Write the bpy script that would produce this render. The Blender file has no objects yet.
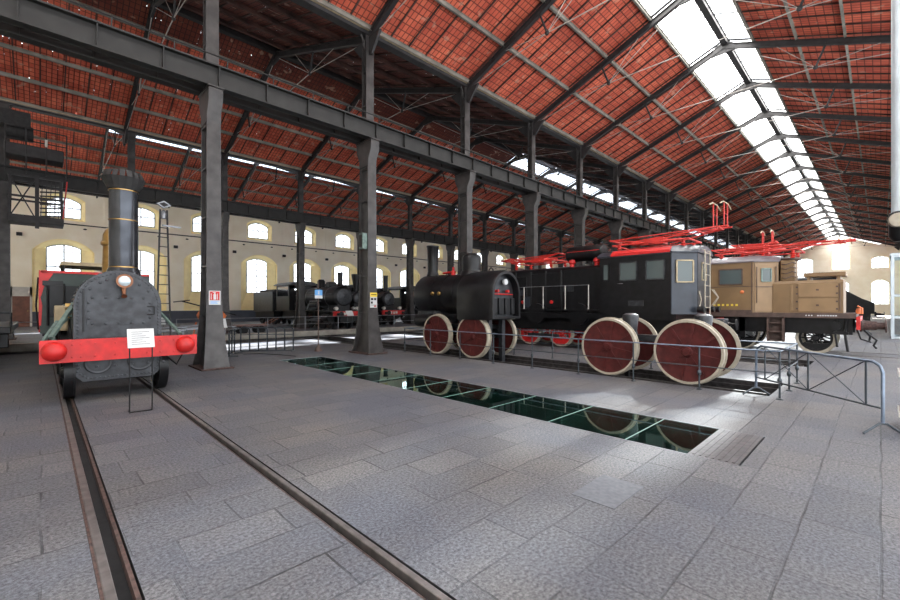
import bpy, bmesh, math, random
from mathutils import Vector, Matrix
random.seed(7)
S = bpy.context.scene
COL = S.collection
PI = math.pi

# ------------------------------------------------------------------ materials
def nodes(name):
    m = bpy.data.materials.new(name); m.use_nodes = True
    nt = m.node_tree
    return m, nt, nt.nodes, nt.links, nt.nodes['Principled BSDF']

def mat(name, col, rough=.6, metal=0., vary=.25, scale=6., bump=.0, col2=None, spec=.5, coat=0.):
    m, nt, N, L, b = nodes(name)
    tc = N.new('ShaderNodeTexCoord'); no = N.new('ShaderNodeTexNoise')
    no.inputs['Scale'].default_value = scale; no.inputs['Detail'].default_value = 6
    L.new(tc.outputs['Object'], no.inputs['Vector'])
    rp = N.new('ShaderNodeValToRGB')
    c2 = col2 or tuple(min(1, c*(1+vary)) for c in col)
    c1 = tuple(c*(1-vary) for c in col)
    rp.color_ramp.elements[0].color = (*c1, 1); rp.color_ramp.elements[0].position = .35
    rp.color_ramp.elements[1].color = (*c2, 1); rp.color_ramp.elements[1].position = .68
    L.new(no.outputs['Fac'], rp.inputs['Fac']); L.new(rp.outputs['Color'], b.inputs['Base Color'])
    b.inputs['Roughness'].default_value = rough; b.inputs['Metallic'].default_value = metal
    b.inputs['Specular IOR Level'].default_value = spec
    b.inputs['Coat Weight'].default_value = coat
    if bump:
        bp = N.new('ShaderNodeBump'); bp.inputs['Strength'].default_value = bump; bp.inputs['Distance'].default_value = .02
        L.new(no.outputs['Fac'], bp.inputs['Height']); L.new(bp.outputs['Normal'], b.inputs['Normal'])
    return m

M = {}
M['girder'] = mat('girder iron', (.016,.015,.014), .6, .1, .3, 3)
M['iron'] = mat('column iron', (.046,.042,.041), .45, .2, .35, 3, .15, spec=.45)
M['iron_dark'] = mat('dark truss iron', (.026,.024,.025), .6, .1, .3, 3)
M['purlin'] = mat('purlin paint', (.20,.185,.155), .7, 0, .3, 2)
M['rod'] = mat('rod steel', (.38,.34,.31), .6, .1, .25, 3)
M['black'] = mat('loco black', (.007,.007,.008), .36, 0, .35, 5, .05, spec=.3)
M['black_matt'] = mat('sooty black', (.018,.017,.017), .7, 0, .4, 8, .2)
M['slate'] = mat('blue black paint', (.019,.025,.036), .38, .1, .2, 3)
M['graphite'] = mat('graphite plate', (.038,.040,.045), .40, .4, .35, 7, .12)
M['chim'] = mat('polished chimney', (.055,.06,.07), .22, .75, .3, 4)
M['red'] = mat('signal red paint', (.48,.011,.010), .45, 0, .2, 6, .05)
M['pred'] = mat('pantograph red', (.52,.026,.018), .5, 0, .15, 6)
M['wheelred'] = mat('oxide red wheel', (.062,.010,.009), .65, 0, .25, 7, .1, spec=.25)
M['cream'] = mat('cream tyre', (.34,.30,.235), .55, 0, .15, 8)
M['brown'] = mat('ochre brown paint', (.18,.108,.048), .5, 0, .1, 2)
M['brownlit'] = mat('ochre paint lit tone', (.235,.145,.068), .5, 0, .1, 2)  # same brown made lighter, brighter light put into the colour
M['brownroof'] = mat('lilac grey roof', (.13,.115,.125), .5, 0, .2, 3)
M['umber'] = mat('umber frame paint', (.075,.045,.035), .6, 0, .3, 4)
M['brass'] = mat('aged brass', (.36,.22,.075), .3, .9, .2, 6)
M['copper'] = mat('aged copper', (.20,.09,.05), .4, .85, .2, 6)
M['green'] = mat('dark green plate', (.018,.032,.026), .45, 0, .3, 5)
M['tan'] = mat('tan board', (.36,.29,.18), .7, 0, .2, 5)
M['verdigris'] = mat('grey green bar', (.12,.17,.15), .5, .3, .3, 9)
M['steel'] = mat('galvanised steel', (.26,.27,.29), .4, .6, .2, 5)
M['bar'] = mat('dark barrier steel', (.055,.065,.075), .4, .5, .3, 6)
M['barlite'] = mat('barrier top tube', (.16,.20,.26), .35, .5, .2, 6)
M['paper'] = mat('white card', (.55,.56,.56), .6, 0, .04, 3)
M['lens'] = mat('bright lamp lens', (.62,.72,.76), .08, .3, .1, 4, spec=.9)
M['white'] = mat('white paint', (.5,.48,.44), .5, 0, .08, 4)
M['rail'] = mat('worn rail steel', (.15,.135,.13), .42, .5, .25, 9)
M['rust'] = mat('rusty edge', (.055,.03,.025), .8, .1, .5, 18, .3)
M['darkrail'] = mat('dark rail steel', (.05,.045,.045), .5, .4, .4, 9)
M['glasspit'] = mat('teal pit lining', (.10,.19,.175), .8, 0, .5, 2)
M['darkboard'] = mat('dark brown boards', (.075,.035,.028), .9, 0, .6, 1.2)  # plain dark brown for rafters and the dark slope's purlins
M['kerb'] = mat('pale stone kerb', (.30,.28,.24), .8, 0, .2, 3, .2)
M['cover'] = mat('smooth cover stone', (.10,.105,.12), .6, 0, .2, 20)
M['pit'] = mat('pit dark', (.012,.012,.013), .9, 0, .4, 5, .4)
M['orange'] = mat('orange paint', (.60,.15,.04), .5, 0, .2, 5)
M['wood'] = mat('brown door wood', (.16,.055,.03), .5, 0, .25, 3)
M['yellow'] = mat('yellow paint', (.75,.55,.05), .5, 0, .05, 3)
M['blue'] = mat('blue sign', (.12,.35,.70), .5, 0, .05, 3)
M['dado'] = mat('blue grey dado', (.075,.085,.11), .7, 0, .15, 1)
M['stair'] = mat('pale steel booth', (.50,.56,.60), .4, .2, .1, 2)
M['plate'] = mat('ribbed floor plate', (.065,.058,.062), .5, .3, .25, 12, .2)
M['blond'] = mat('yellow plaster reveal', (.97,.80,.43), .85, 0, .06, 2)

def glassy(name, tint, fac, rough=.0, diffuse=None, ior=1.5):
    """thin glazing: see through with a fresnel sheen"""
    m = bpy.data.materials.new(name); m.use_nodes = True
    nt = m.node_tree; N = nt.nodes; L = nt.links
    N.remove(N['Principled BSDF']); out = N['Material Output']
    tr = N.new('ShaderNodeBsdfTransparent'); tr.inputs['Color'].default_value = (*tint, 1)
    src = tr
    if diffuse:
        tl = N.new('ShaderNodeBsdfTranslucent'); tl.inputs['Color'].default_value = (*diffuse, 1)
        mx = N.new('ShaderNodeMixShader'); mx.inputs['Fac'].default_value = fac
        L.new(tr.outputs[0], mx.inputs[1]); L.new(tl.outputs[0], mx.inputs[2]); src = mx
    gl = N.new('ShaderNodeBsdfGlossy'); gl.inputs['Roughness'].default_value = rough
    gl.inputs['Color'].default_value = (.85,1,.95,1)
    fr = N.new('ShaderNodeFresnel'); ge = N.new('ShaderNodeNewGeometry'); mi = N.new('ShaderNodeMix')
    mi.inputs['A'].default_value = ior; mi.inputs['B'].default_value = 1/ior      # same sheen from either side of the thin pane
    L.new(ge.outputs['Backfacing'], mi.inputs['Factor']); L.new(mi.outputs['Result'], fr.inputs['IOR'])
    m2 = N.new('ShaderNodeMixShader')
    L.new(fr.outputs[0], m2.inputs['Fac']); L.new(src.outputs[0], m2.inputs[1]); L.new(gl.outputs[0], m2.inputs[2])
    L.new(m2.outputs[0], out.inputs['Surface'])
    return m
M['glass'] = glassy('window glass', (.93,.97,1.0), 0, .02)
M['skyglass'] = glassy('frosted skylight glass', (.34,.38,.42), .85, .1, (.95,.97,1.0))
M['clearsky'] = glassy('clear skylight glass', (.80,.88,1.0), 0, .05)
M['floorglass'] = glassy('green floor glass', (.46,.60,.57), 0, .012, ior=1.75)
M['greenedge'] = mat('glass joint', (.14,.26,.23), .4, 0, .1, 4)
def cabglass():
    m, nt, N, L, b = nodes('cab window glass')
    b.inputs['Base Color'].default_value = (.07,.09,.09,1); b.inputs['Roughness'].default_value = .08
    b.inputs['Specular IOR Level'].default_value = .55
    return m
M['cabglass'] = cabglass()

def floor_mat():
    m, nt, N, L, b = nodes('stone slab paving')
    tc = N.new('ShaderNodeTexCoord')
    wob = N.new('ShaderNodeTexNoise'); wob.inputs['Scale'].default_value = 1.3; wob.inputs['Detail'].default_value = 5
    L.new(tc.outputs['Object'], wob.inputs['Vector'])
    sub = N.new('ShaderNodeVectorMath'); sub.operation = 'SUBTRACT'; sub.inputs[1].default_value = (.5,.5,.5)
    L.new(wob.outputs['Color'], sub.inputs[0])
    sc = N.new('ShaderNodeVectorMath'); sc.operation = 'SCALE'; sc.inputs['Scale'].default_value = .055
    L.new(sub.outputs[0], sc.inputs[0])
    ad = N.new('ShaderNodeVectorMath'); ad.operation = 'ADD'
    L.new(tc.outputs['Object'], ad.inputs[0]); L.new(sc.outputs[0], ad.inputs[1])
    br = N.new('ShaderNodeTexBrick'); br.offset = .37; br.squash = 1.35; br.squash_frequency = 3
    for k, v in (('Scale',1.0),('Mortar Size',.010),('Mortar Smooth',.35),('Bias',0.),('Brick Width',.74),('Row Height',.47)):
        br.inputs[k].default_value = v
    br.inputs['Color1'].default_value = (.80,.80,.82,1); br.inputs['Color2'].default_value = (1.12,1.08,1.03,1)
    br.inputs['Mortar'].default_value = (.9,.9,.9,1)
    L.new(ad.outputs[0], br.inputs['Vector'])
    # joints come and go
    jn = N.new('ShaderNodeTexNoise'); jn.inputs['Scale'].default_value = 1.1; jn.inputs['Detail'].default_value = 3
    L.new(tc.outputs['Object'], jn.inputs['Vector'])
    jr = N.new('ShaderNodeMapRange'); jr.inputs['From Min'].default_value = .42; jr.inputs['From Max'].default_value = .66
    jr.inputs['To Min'].default_value = .12
    L.new(jn.outputs['Fac'], jr.inputs['Value'])
    jm = N.new('ShaderNodeMath'); jm.operation = 'MULTIPLY'
    L.new(br.outputs['Fac'], jm.inputs[0]); L.new(jr.outputs[0], jm.inputs[1])
    # stone grain
    g1 = N.new('ShaderNodeTexNoise'); g1.inputs['Scale'].default_value = 38; g1.inputs['Detail'].default_value = 8; g1.inputs['Roughness'].default_value = .7
    L.new(tc.outputs['Object'], g1.inputs['Vector'])
    r1 = N.new('ShaderNodeValToRGB')
    r1.color_ramp.elements[0].position = .34; r1.color_ramp.elements[0].color = (.018,.020,.025,1)
    r1.color_ramp.elements[1].position = .66; r1.color_ramp.elements[1].color = (.168,.170,.184,1)
    L.new(g1.outputs['Fac'], r1.inputs['Fac'])
    g2 = N.new('ShaderNodeTexNoise'); g2.inputs['Scale'].default_value = .55; g2.inputs['Detail'].default_value = 5
    L.new(tc.outputs['Object'], g2.inputs['Vector'])
    r2 = N.new('ShaderNodeValToRGB')
    r2.color_ramp.elements[0].position = .36; r2.color_ramp.elements[0].color = (.84,.88,.98,1)
    r2.color_ramp.elements[1].position = .68; r2.color_ramp.elements[1].color = (1.18,1.10,.98,1)
    L.new(g2.outputs['Fac'], r2.inputs['Fac'])
    def mul(a, c, f=1):
        x = N.new('ShaderNodeMix'); x.data_type = 'RGBA'; x.blend_type = 'MULTIPLY'; x.inputs['Factor'].default_value = f
        L.new(a, x.inputs['A']); L.new(c, x.inputs['B']); return x.outputs['Result']
    c = mul(mul(r1.outputs['Color'], r2.outputs['Color']), br.outputs['Color'])
    fx = N.new('ShaderNodeMix'); fx.data_type = 'RGBA'
    L.new(jm.outputs[0], fx.inputs['Factor']); L.new(c, fx.inputs['A']); fx.inputs['B'].default_value = (.02,.02,.022,1)
    L.new(fx.outputs['Result'], b.inputs['Base Color'])
    b.inputs['Roughness'].default_value = .62
    hs = N.new('ShaderNodeMath'); hs.operation = 'SUBTRACT'
    hm = N.new('ShaderNodeMath'); hm.operation = 'MULTIPLY'; hm.inputs[1].default_value = 3.
    L.new(jm.outputs[0], hm.inputs[0]); L.new(g1.outputs['Fac'], hs.inputs[0]); L.new(hm.outputs[0], hs.inputs[1])
    bp = N.new('ShaderNodeBump'); bp.inputs['Strength'].default_value = .55; bp.inputs['Distance'].default_value = .014
    L.new(hs.outputs[0], bp.inputs['Height']); L.new(bp.outputs['Normal'], b.inputs['Normal'])
    return m
M['floor'] = floor_mat()

def roof_mat(name, gaps, dim=1.):
    m, nt, N, L, b = nodes(name)
    tc = N.new('ShaderNodeTexCoord')
    br = N.new('ShaderNodeTexBrick'); br.offset = .0; br.squash = 1
    for k, v in (('Scale',1.0),('Mortar Size',.022),('Mortar Smooth',.3),('Bias',-.1),('Brick Width',.20),('Row Height',.27)):
        br.inputs[k].default_value = v
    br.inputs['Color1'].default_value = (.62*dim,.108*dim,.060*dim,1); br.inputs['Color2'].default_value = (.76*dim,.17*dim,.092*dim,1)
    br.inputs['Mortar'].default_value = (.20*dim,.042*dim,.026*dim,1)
    L.new(tc.outputs['Object'], br.inputs['Vector'])
    no = N.new('ShaderNodeTexNoise'); no.inputs['Scale'].default_value = .7; no.inputs['Detail'].default_value = 6
    L.new(tc.outputs['Object'], no.inputs['Vector'])
    rp = N.new('ShaderNodeValToRGB')
    rp.color_ramp.elements[0].position = .36; rp.color_ramp.elements[0].color = (.72,.66,.66,1)
    rp.color_ramp.elements[1].position = .70; rp.color_ramp.elements[1].color = (1.1,1.2,1.15,1)
    L.new(no.outputs['Fac'], rp.inputs['Fac'])
    x = N.new('ShaderNodeMix'); x.data_type = 'RGBA'; x.blend_type = 'MULTIPLY'; x.inputs['Factor'].default_value = 1
    L.new(br.outputs['Color'], x.inputs['A']); L.new(rp.outputs['Color'], x.inputs['B'])
    # a few pale replaced tiles
    wn = N.new('ShaderNodeTexNoise'); wn.inputs['Scale'].default_value = 2.3; wn.inputs['Detail'].default_value = 1
    L.new(tc.outputs['Object'], wn.inputs['Vector'])
    gt = N.new('ShaderNodeMapRange'); gt.inputs['From Min'].default_value = .66; gt.inputs['From Max'].default_value = .72
    gt.inputs['To Max'].default_value = .35
    L.new(wn.outputs['Fac'], gt.inputs['Value'])
    y = N.new('ShaderNodeMix'); y.data_type = 'RGBA'
    L.new(gt.outputs[0], y.inputs['Factor']); L.new(x.outputs['Result'], y.inputs['A']); y.inputs['B'].default_value = (.62,.42,.30,1)
    L.new(y.outputs['Result'], b.inputs['Base Color'])
    b.inputs['Roughness'].default_value = .85
    bp = N.new('ShaderNodeBump'); bp.inputs['Strength'].default_value = .5; bp.inputs['Distance'].default_value = .03; bp.invert = True
    L.new(br.outputs['Fac'], bp.inputs['Height']); L.new(bp.outputs['Normal'], b.inputs['Normal'])
    if gaps:
        n2 = N.new('ShaderNodeTexNoise'); n2.inputs['Scale'].default_value = 5.; n2.inputs['Detail'].default_value = 2
        L.new(tc.outputs['Object'], n2.inputs['Vector'])
        g = N.new('ShaderNodeMath'); g.operation = 'GREATER_THAN'; g.inputs[1].default_value = gaps
        L.new(n2.outputs['Fac'], g.inputs[0])
        g3 = N.new('ShaderNodeMath'); g3.operation = 'GREATER_THAN'; g3.inputs[1].default_value = .9
        L.new(br.outputs['Fac'], g3.inputs[0])
        mm = N.new('ShaderNodeMath'); mm.operation = 'MULTIPLY'
        L.new(g.outputs[0], mm.inputs[0]); L.new(g3.outputs[0], mm.inputs[1])
        inv = N.new('ShaderNodeMath'); inv.operation = 'SUBTRACT'; inv.inputs[0].default_value = 1
        L.new(mm.outputs[0], inv.inputs[1]); L.new(inv.outputs[0], b.inputs['Alpha'])
    return m
M['roof'] = roof_mat('red clay roof tiles', 0)
M['roofdark'] = roof_mat('dark brown roof tiles', .62, .22)  # same tile colours scaled down to a dark brown
M['roofgap'] = roof_mat('red clay roof tiles with gaps', .63)

def wall_mat():
    m, nt, N, L, b = nodes('cream plaster')
    tc = N.new('ShaderNodeTexCoord')
    no = N.new('ShaderNodeTexNoise'); no.inputs['Scale'].default_value = .8; no.inputs['Detail'].default_value = 7
    L.new(tc.outputs['Object'], no.inputs['Vector'])
    rp = N.new('ShaderNodeValToRGB')
    rp.color_ramp.elements[0].position = .35; rp.color_ramp.elements[0].color = (.84,.76,.60,1)
    rp.color_ramp.elements[1].position = .68; rp.color_ramp.elements[1].color = (.92,.86,.72,1)
    L.new(no.outputs['Fac'], rp.inputs['Fac']); L.new(rp.outputs['Color'], b.inputs['Base Color'])
    b.inputs['Roughness'].default_value = .9
    return m
M['wall'] = wall_mat()

# ------------------------------------------------------------------ mesh builder
class MB:
    def __init__(s): s.bm = bmesh.new()
    def box(s, x0, x1, y0, y1, z0, z1):
        v = [s.bm.verts.new(p) for p in ((x0,y0,z0),(x1,y0,z0),(x1,y1,z0),(x0,y1,z0),(x0,y0,z1),(x1,y0,z1),(x1,y1,z1),(x0,y1,z1))]
        for f in ((0,3,2,1),(4,5,6,7),(0,1,5,4),(1,2,6,5),(2,3,7,6),(3,0,4,7)): s.bm.faces.new([v[i] for i in f])
        return s
    def bar(s, p, q, w, h, up=(0,0,1)):
        """rectangular bar from p to q, w sideways, h along up"""
        p, q = Vector(p), Vector(q); d = (q-p).normalized(); u = Vector(up)
        if abs(d.dot(u)) > .98: u = Vector((1,0,0))
        a = d.cross(u).normalized(); u = a.cross(d).normalized()
        v = []
        for e in (p, q):
            for i, j in ((-1,-1),(1,-1),(1,1),(-1,1)): v.append(s.bm.verts.new(e + a*(w/2*i) + u*(h/2*j)))
        for f in ((0,1,2,3),(7,6,5,4),(0,4,5,1),(1,5,6,2),(2,6,7,3),(3,7,4,0)): s.bm.faces.new([v[i] for i in f])
        return s
    def ibar(s, p, q, w, h, t=.03):
        p, q = Vector(p), Vector(q); d = (q-p).normalized()
        a = d.cross(Vector((0,0,1))).normalized(); u = a.cross(d).normalized()
        s.bar(p, q, t, h-.02); s.bar(p+u*(h/2), q+u*(h/2), w, t); s.bar(p-u*(h/2), q-u*(h/2), w, t)
        return s
    def tube(s, pts, r, seg=8, cap=True):
        pts = [Vector(p) for p in pts]; rings = []
        rr = r if isinstance(r, (list, tuple)) else [r]*len(pts)
        ref = None
        for i, p in enumerate(pts):
            d = (pts[min(i+1, len(pts)-1)] - pts[max(i-1, 0)]).normalized()
            if ref is None: ref = Vector((0,0,1)) if abs(d.z) < .9 else Vector((1,0,0))
            a = d.cross(ref).normalized(); ref = a.cross(d).normalized()
            rings.append([s.bm.verts.new(p + (a*math.cos(2*PI*k/seg) + ref*math.sin(2*PI*k/seg))*rr[i]) for k in range(seg)])
        for A, B in zip(rings, rings[1:]):
            for k in range(seg): s.bm.faces.new((A[k], A[(k+1)%seg], B[(k+1)%seg], B[k]))
        if cap: s.bm.faces.new(rings[0][::-1]); s.bm.faces.new(rings[-1])
        return s
    def lathe(s, prof, o=(0,0,0), ax='z', seg=24):
        """prof: list of (radius, height) along axis"""
        o = Vector(o); rings = []
        def P(r, h, t):
            c, q = r*math.cos(t), r*math.sin(t)
            return o + Vector({'z':(c,q,h), 'x':(h,c,q), 'y':(c,h,q)}[ax])
        for r, h in prof:
            if r < 1e-5: rings.append([s.bm.verts.new(P(0,h,0))])
            else: rings.append([s.bm.verts.new(P(r,h,2*PI*k/seg)) for k in range(seg)])
        for A, B in zip(rings, rings[1:]):
            for k in range(seg):
                k2 = (k+1) % seg
                if len(A) == 1 and len(B) == 1: continue
                if len(A) == 1: f = (A[0], B[k2], B[k])
                elif len(B) == 1: f = (A[k], A[k2], B[0])
                else: f = (A[k], A[k2], B[k2], B[k])
                s.bm.faces.new(f)
        return s
    def prism(s, poly, ax, a, b):
        """poly in the plane across ax, extruded a..b"""
        def P(u, v, w): return {'x':(w,u,v), 'y':(u,w,v), 'z':(u,v,w)}[ax]
        A = [s.bm.verts.new(P(u,v,a)) for u, v in poly]; B = [s.bm.verts.new(P(u,v,b)) for u, v in poly]
        n = len(poly)
        s.bm.faces.new(A); s.bm.faces.new(B[::-1])
        for k in range(n): s.bm.faces.new((A[k], A[(k+1)%n], B[(k+1)%n], B[k]))
        return s
    def loft(s, loops, cap=True):
        R = [[s.bm.verts.new(p) for p in l] for l in loops]; n = len(R[0])
        for A, B in zip(R, R[1:]):
            for k in range(n): s.bm.faces.new((A[k], A[(k+1)%n], B[(k+1)%n], B[k]))
        if cap: s.bm.faces.new(R[0]); s.bm.faces.new(R[-1][::-1])
        return s
    def poly(s, pts): s.bm.faces.new([s.bm.verts.new(p) for p in pts]); return s
    def sphere(s, o, r, sx=1, sy=1, sz=1, u=12, v=8):
        g = bmesh.ops.create_uvsphere(s.bm, u_segments=u, v_segments=v, radius=r)
        for w in g['verts']: w.co = Vector((w.co.x*sx, w.co.y*sy, w.co.z*sz)) + Vector(o)
        return s
    def build(s, name, m, parent=None, smooth=True, bevel=0, ang=35):
        bmesh.ops.recalc_face_normals(s.bm, faces=s.bm.faces)
        me = bpy.data.meshes.new(name); s.bm.to_mesh(me); s.bm.free()
        me.materials.append(M[m] if isinstance(m, str) else m)
        if smooth:
            me.shade_smooth(); me.set_sharp_from_angle(angle=math.radians(ang))
        o = bpy.data.objects.new(name, me); COL.objects.link(o)
        if parent: o.parent = parent
        if bevel:
            bv = o.modifiers.new('bevel', 'BEVEL'); bv.width = bevel; bv.segments = 2; bv.limit_method = 'ANGLE'
        return o

def tag(o, label, cat, group=None, kind=None):
    if label: o['label'] = label
    if cat: o['category'] = cat
    if group: o['group'] = group
    if kind: o['kind'] = kind
    return o
def struct(o): o['kind'] = 'structure'; return o
def thing(name, label, cat, loc=(0,0,0), rz=0, group=None):
    o = bpy.data.objects.new(name, None); COL.objects.link(o); o.empty_display_size = .3
    o.location = loc; o.rotation_euler = (0,0,rz)
    return tag(o, label, cat, group)
KIDS = {}
def copy_tree(o, parent=None):
    c = o.copy(); COL.objects.link(c); c.parent = parent
    for ch in list(o.children): copy_tree(ch, c)
    return c
ORD = ['first','second','third','fourth','fifth','sixth','seventh','eighth','ninth','tenth','eleventh','twelfth','thirteenth','fourteenth',
       'fifteenth','sixteenth','seventeenth','eighteenth','nineteenth','twentieth','twenty-first','twenty-second','twenty-third']

# ------------------------------------------------------------------ camera, world, light
cam = bpy.data.objects.new('camera', bpy.data.cameras.new('camera')); COL.objects.link(cam)
cam.data.sensor_width = 36; cam.data.lens = 36*420/900; cam.data.shift_y = 5.5/900
cam.location = (0,0,1.8); cam.rotation_euler = (math.radians(90), 0, math.radians(-44.27)); cam.data.clip_end = 400
S.camera = cam
S.view_settings.view_transform = 'Standard'; S.view_settings.look = 'None'; S.view_settings.gamma = 1
S.view_settings.use_curve_mapping = False; S.view_settings.exposure = 1.08
w = bpy.data.worlds.new('sky'); S.world = w; w.use_nodes = True
bg = w.node_tree.nodes['Background']; bg.inputs['Color'].default_value = (.93,.96,1.0,1); bg.inputs['Strength'].default_value = 1.9
sun = bpy.data.objects.new('sun', bpy.data.lights.new('sun', 'SUN')); COL.objects.link(sun)
sun.data.energy = 46; sun.data.color = (1,.96,.88); sun.data.angle = .02
sun.rotation_euler = Vector((1.8, .19, 1)).to_track_quat('Z','Y').to_euler()

# ------------------------------------------------------------------ dimensions
XA, DX = 3.55, 5.35
X0, X1 = -7.2, 110.5
YA, YB, YW = 13.6, 31.0, 48.4
YC = -2.4
EAVE, RIDGE = 12.0, 15.15
def bay(k): return XA + DX*k

# ------------------------------------------------------------------ floor with pits and grooves
holes = [(.26,.46,-6,22.4), (1.68,1.825,-6,22.4), (5.6,7.1,1.1,13.8), (10.36,12.14,1.55,22.3), (16.1,17.9,1.5,22.3)]
def plane_with_holes(mb, x0, x1, y0, y1, z, hs):
    xs = sorted({x0, x1, *[h[0] for h in hs], *[h[1] for h in hs]}); ys = sorted({y0, y1, *[h[2] for h in hs], *[h[3] for h in hs]})
    for a, b in zip(xs, xs[1:]):
        for c, d in zip(ys, ys[1:]):
            mx, my = (a+b)/2, (c+d)/2
            if any(h[0] < mx < h[1] and h[2] < my < h[3] for h in hs): continue
            mb.poly([(a,c,z),(b,c,z),(b,d,z),(a,d,z)])
f = MB(); plane_with_holes(f, X0, X1, -6, 22.5, 0, holes)
floor = struct(f.build('floor', 'floor', smooth=False))
def pit(h, depth, name='pit_lining', mt='pit'):
    a, b, c, d = h; m = MB()
    m.poly([(a,c,-depth),(b,c,-depth),(b,d,-depth),(a,d,-depth)])
    m.poly([(a,c,0),(b,c,0),(b,c,-depth),(a,c,-depth)]); m.poly([(a,d,0),(b,d,0),(b,d,-depth),(a,d,-depth)])
    m.poly([(a,c,0),(a,d,0),(a,d,-depth),(a,c,-depth)]); m.poly([(b,c,0),(b,d,0),(b,d,-depth),(b,c,-depth)])
    return m.build(name, mt, floor, smooth=False)
pit(holes[0], .07); pit(holes[1], .07); pit(holes[2], 1.2, mt='glasspit'); pit(holes[3], .28); pit(holes[4], .28)
m = MB().box(X0, X1, 22.5, YW+1.2, -.1, .08)
struct(m.build('floor', 'floor', smooth=False))
tag(MB().box(X0, X1, 22.5, 23.0, 0, .36).build('stone_kerb', 'kerb', bevel=.02), 'long low pale stone kerb under the steel railing behind the columns', 'kerb')

# sunken rails of the near track
def flat_rail(x, side, label):
    t = thing('track_rail', label, 'rail', (x,0,0), 0)
    a, b = (-.06, 0) if side < 0 else (0, .05)
    MB().box(a, b, -6, 22.3, -.07, .004).build('rail_head', 'rail', t, bevel=.008)
    if side < 0:
        MB().box(.08,.105,-6,22.3,-.07,.0).build('guard_edge', 'rust', t); MB().box(-.078,-.06,-6,22.3,-.07,.001).build('rust_lip', 'rust', t)
    else:
        MB().box(-.078,-.062,-6,22.3,-.07,.0).build('guard_edge', 'rust', t)
    return t
flat_rail(.34, -1, 'worn steel rail flush in the paving, left one leading to the red buffer beam')
flat_rail(1.755, 1, 'worn steel rail flush in the paving, right one leading to the red buffer beam')
def tee_rail(x, y0, y1, label, z=.03):
    m = MB(); m.box(x-.035, x+.035, y0, y1, z-.04, z); m.box(x-.008, x+.008, y0, y1, z-.13, z-.04); m.box(x-.07, x+.07, y0, y1, z-.16 if z-.16>-.13 else -.13, z-.115)
    m.box(x-.05,x+.05,y0,y1,-.28,-.13)
    return tag(m.build('track_rail', 'darkrail', None, smooth=False), label, 'rail')
tee_rail(10.46, 1.6, 22.2, 'rusty rail at the pit edge under the near wheels of the loose wheelsets')
tee_rail(11.98, 1.6, 22.2, 'rusty rail at the pit edge under the far wheels of the loose wheelsets')
tee_rail(16.2, 1.6, 22.2, 'rusty rail under the near wheels of the black electric locomotive')
tee_rail(17.75, 1.6, 22.2, 'rusty rail under the far wheels of the black electric locomotive')
for x, lb in ((20.95,'flush rail under the near wheels of the brown electric locomotive'), (22.45,'flush rail under the far wheels of the brown electric locomotive')):
    tag(MB().box(x-.035, x+.035, -3, 22.4, 0, .012).build('track_rail', 'rail', None), lb, 'rail')

# glass strip over the pit
g = thing('glass_floor_panel', 'long dark green glass strip let into the stone floor beside the wheelsets', 'glass floor', (6.35, 0, 0))
gl = MB().box(-.72,.72,1.65,13.77,-.03,-.004).build('glass_pane', 'floorglass', g, smooth=False)
ft = MB()
ft.box(-.75,-.735,1.1,13.8,-.05,.003); ft.box(.735,.75,1.1,13.8,-.05,.003); ft.box(-.75,.75,13.785,13.8,-.05,.003)
ft.build('edge_frame', 'steel', g)
for k in range(10):
    y = 2.4 + 1.2*k
    if y < 13.2: MB().box(-.72,.72,y-.007,y+.007,-.004,.0005).build('glass_joint', 'greenedge', g)
p = MB(); p.box(-.74,.74,1.12,1.64,-.03,.004)
for k in range(7): p.box(-.70,.70,1.16+.068*k,1.185+.068*k,.004,.010)
tag(p.build('floor_plate', 'plate', None), 'ribbed metal floor plate closing the near end of the glass strip', 'floor plate').location = (6.35,0,0)
h = MB().box(-.33,.33,-.21,.21,0,.006); h = h.build('manhole_cover', 'cover', None, bevel=.003)
tag(h, 'smooth rectangular stone inspection cover in the paving in front of the glass strip', 'manhole cover'); h.location = (3.95,1.85,.0)

# ------------------------------------------------------------------ walls and windows
def arch(cx, hw, z0, z1, rise, n=12):
    """outline: bottom-left, bottom-right, then arch right to left"""
    pts = [(cx-hw, z0), (cx+hw, z0)]
    R = (hw*hw + rise*rise)/(2*rise); a = math.asin(min(1, hw/R)) if rise < hw else PI/2
    for i in range(n+1):
        t = a - 2*a*i/n
        pts.append((cx + R*math.sin(t), z1 - R + R*math.cos(t)))
    return pts
def wall_cell(m, P, c, x0, x1, z0, z1, A):
    """front face around an arched opening A (list of 2d), P maps (s,z,depth)->3d"""
    n = len(A) - 3
    l, r = A[0][0], A[1][0]; sill = A[0][1]
    q = lambda pts: m.poly([P(s_, z_, 0) for s_, z_ in pts])
    q([(x0,z0),(l,z0),(l,z1),(x0,z1)]); q([(r,z0),(x1,z0),(x1,z1),(r,z1)])
    q([(l,z0),(r,z0),(r,sill),(l,sill)])
    top = A[2:]
    for a, b in zip(top, top[1:]): q([(a[0],a[1]),(a[0],z1),(b[0],z1),(b[0],b[1])])
wn = [0]
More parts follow.
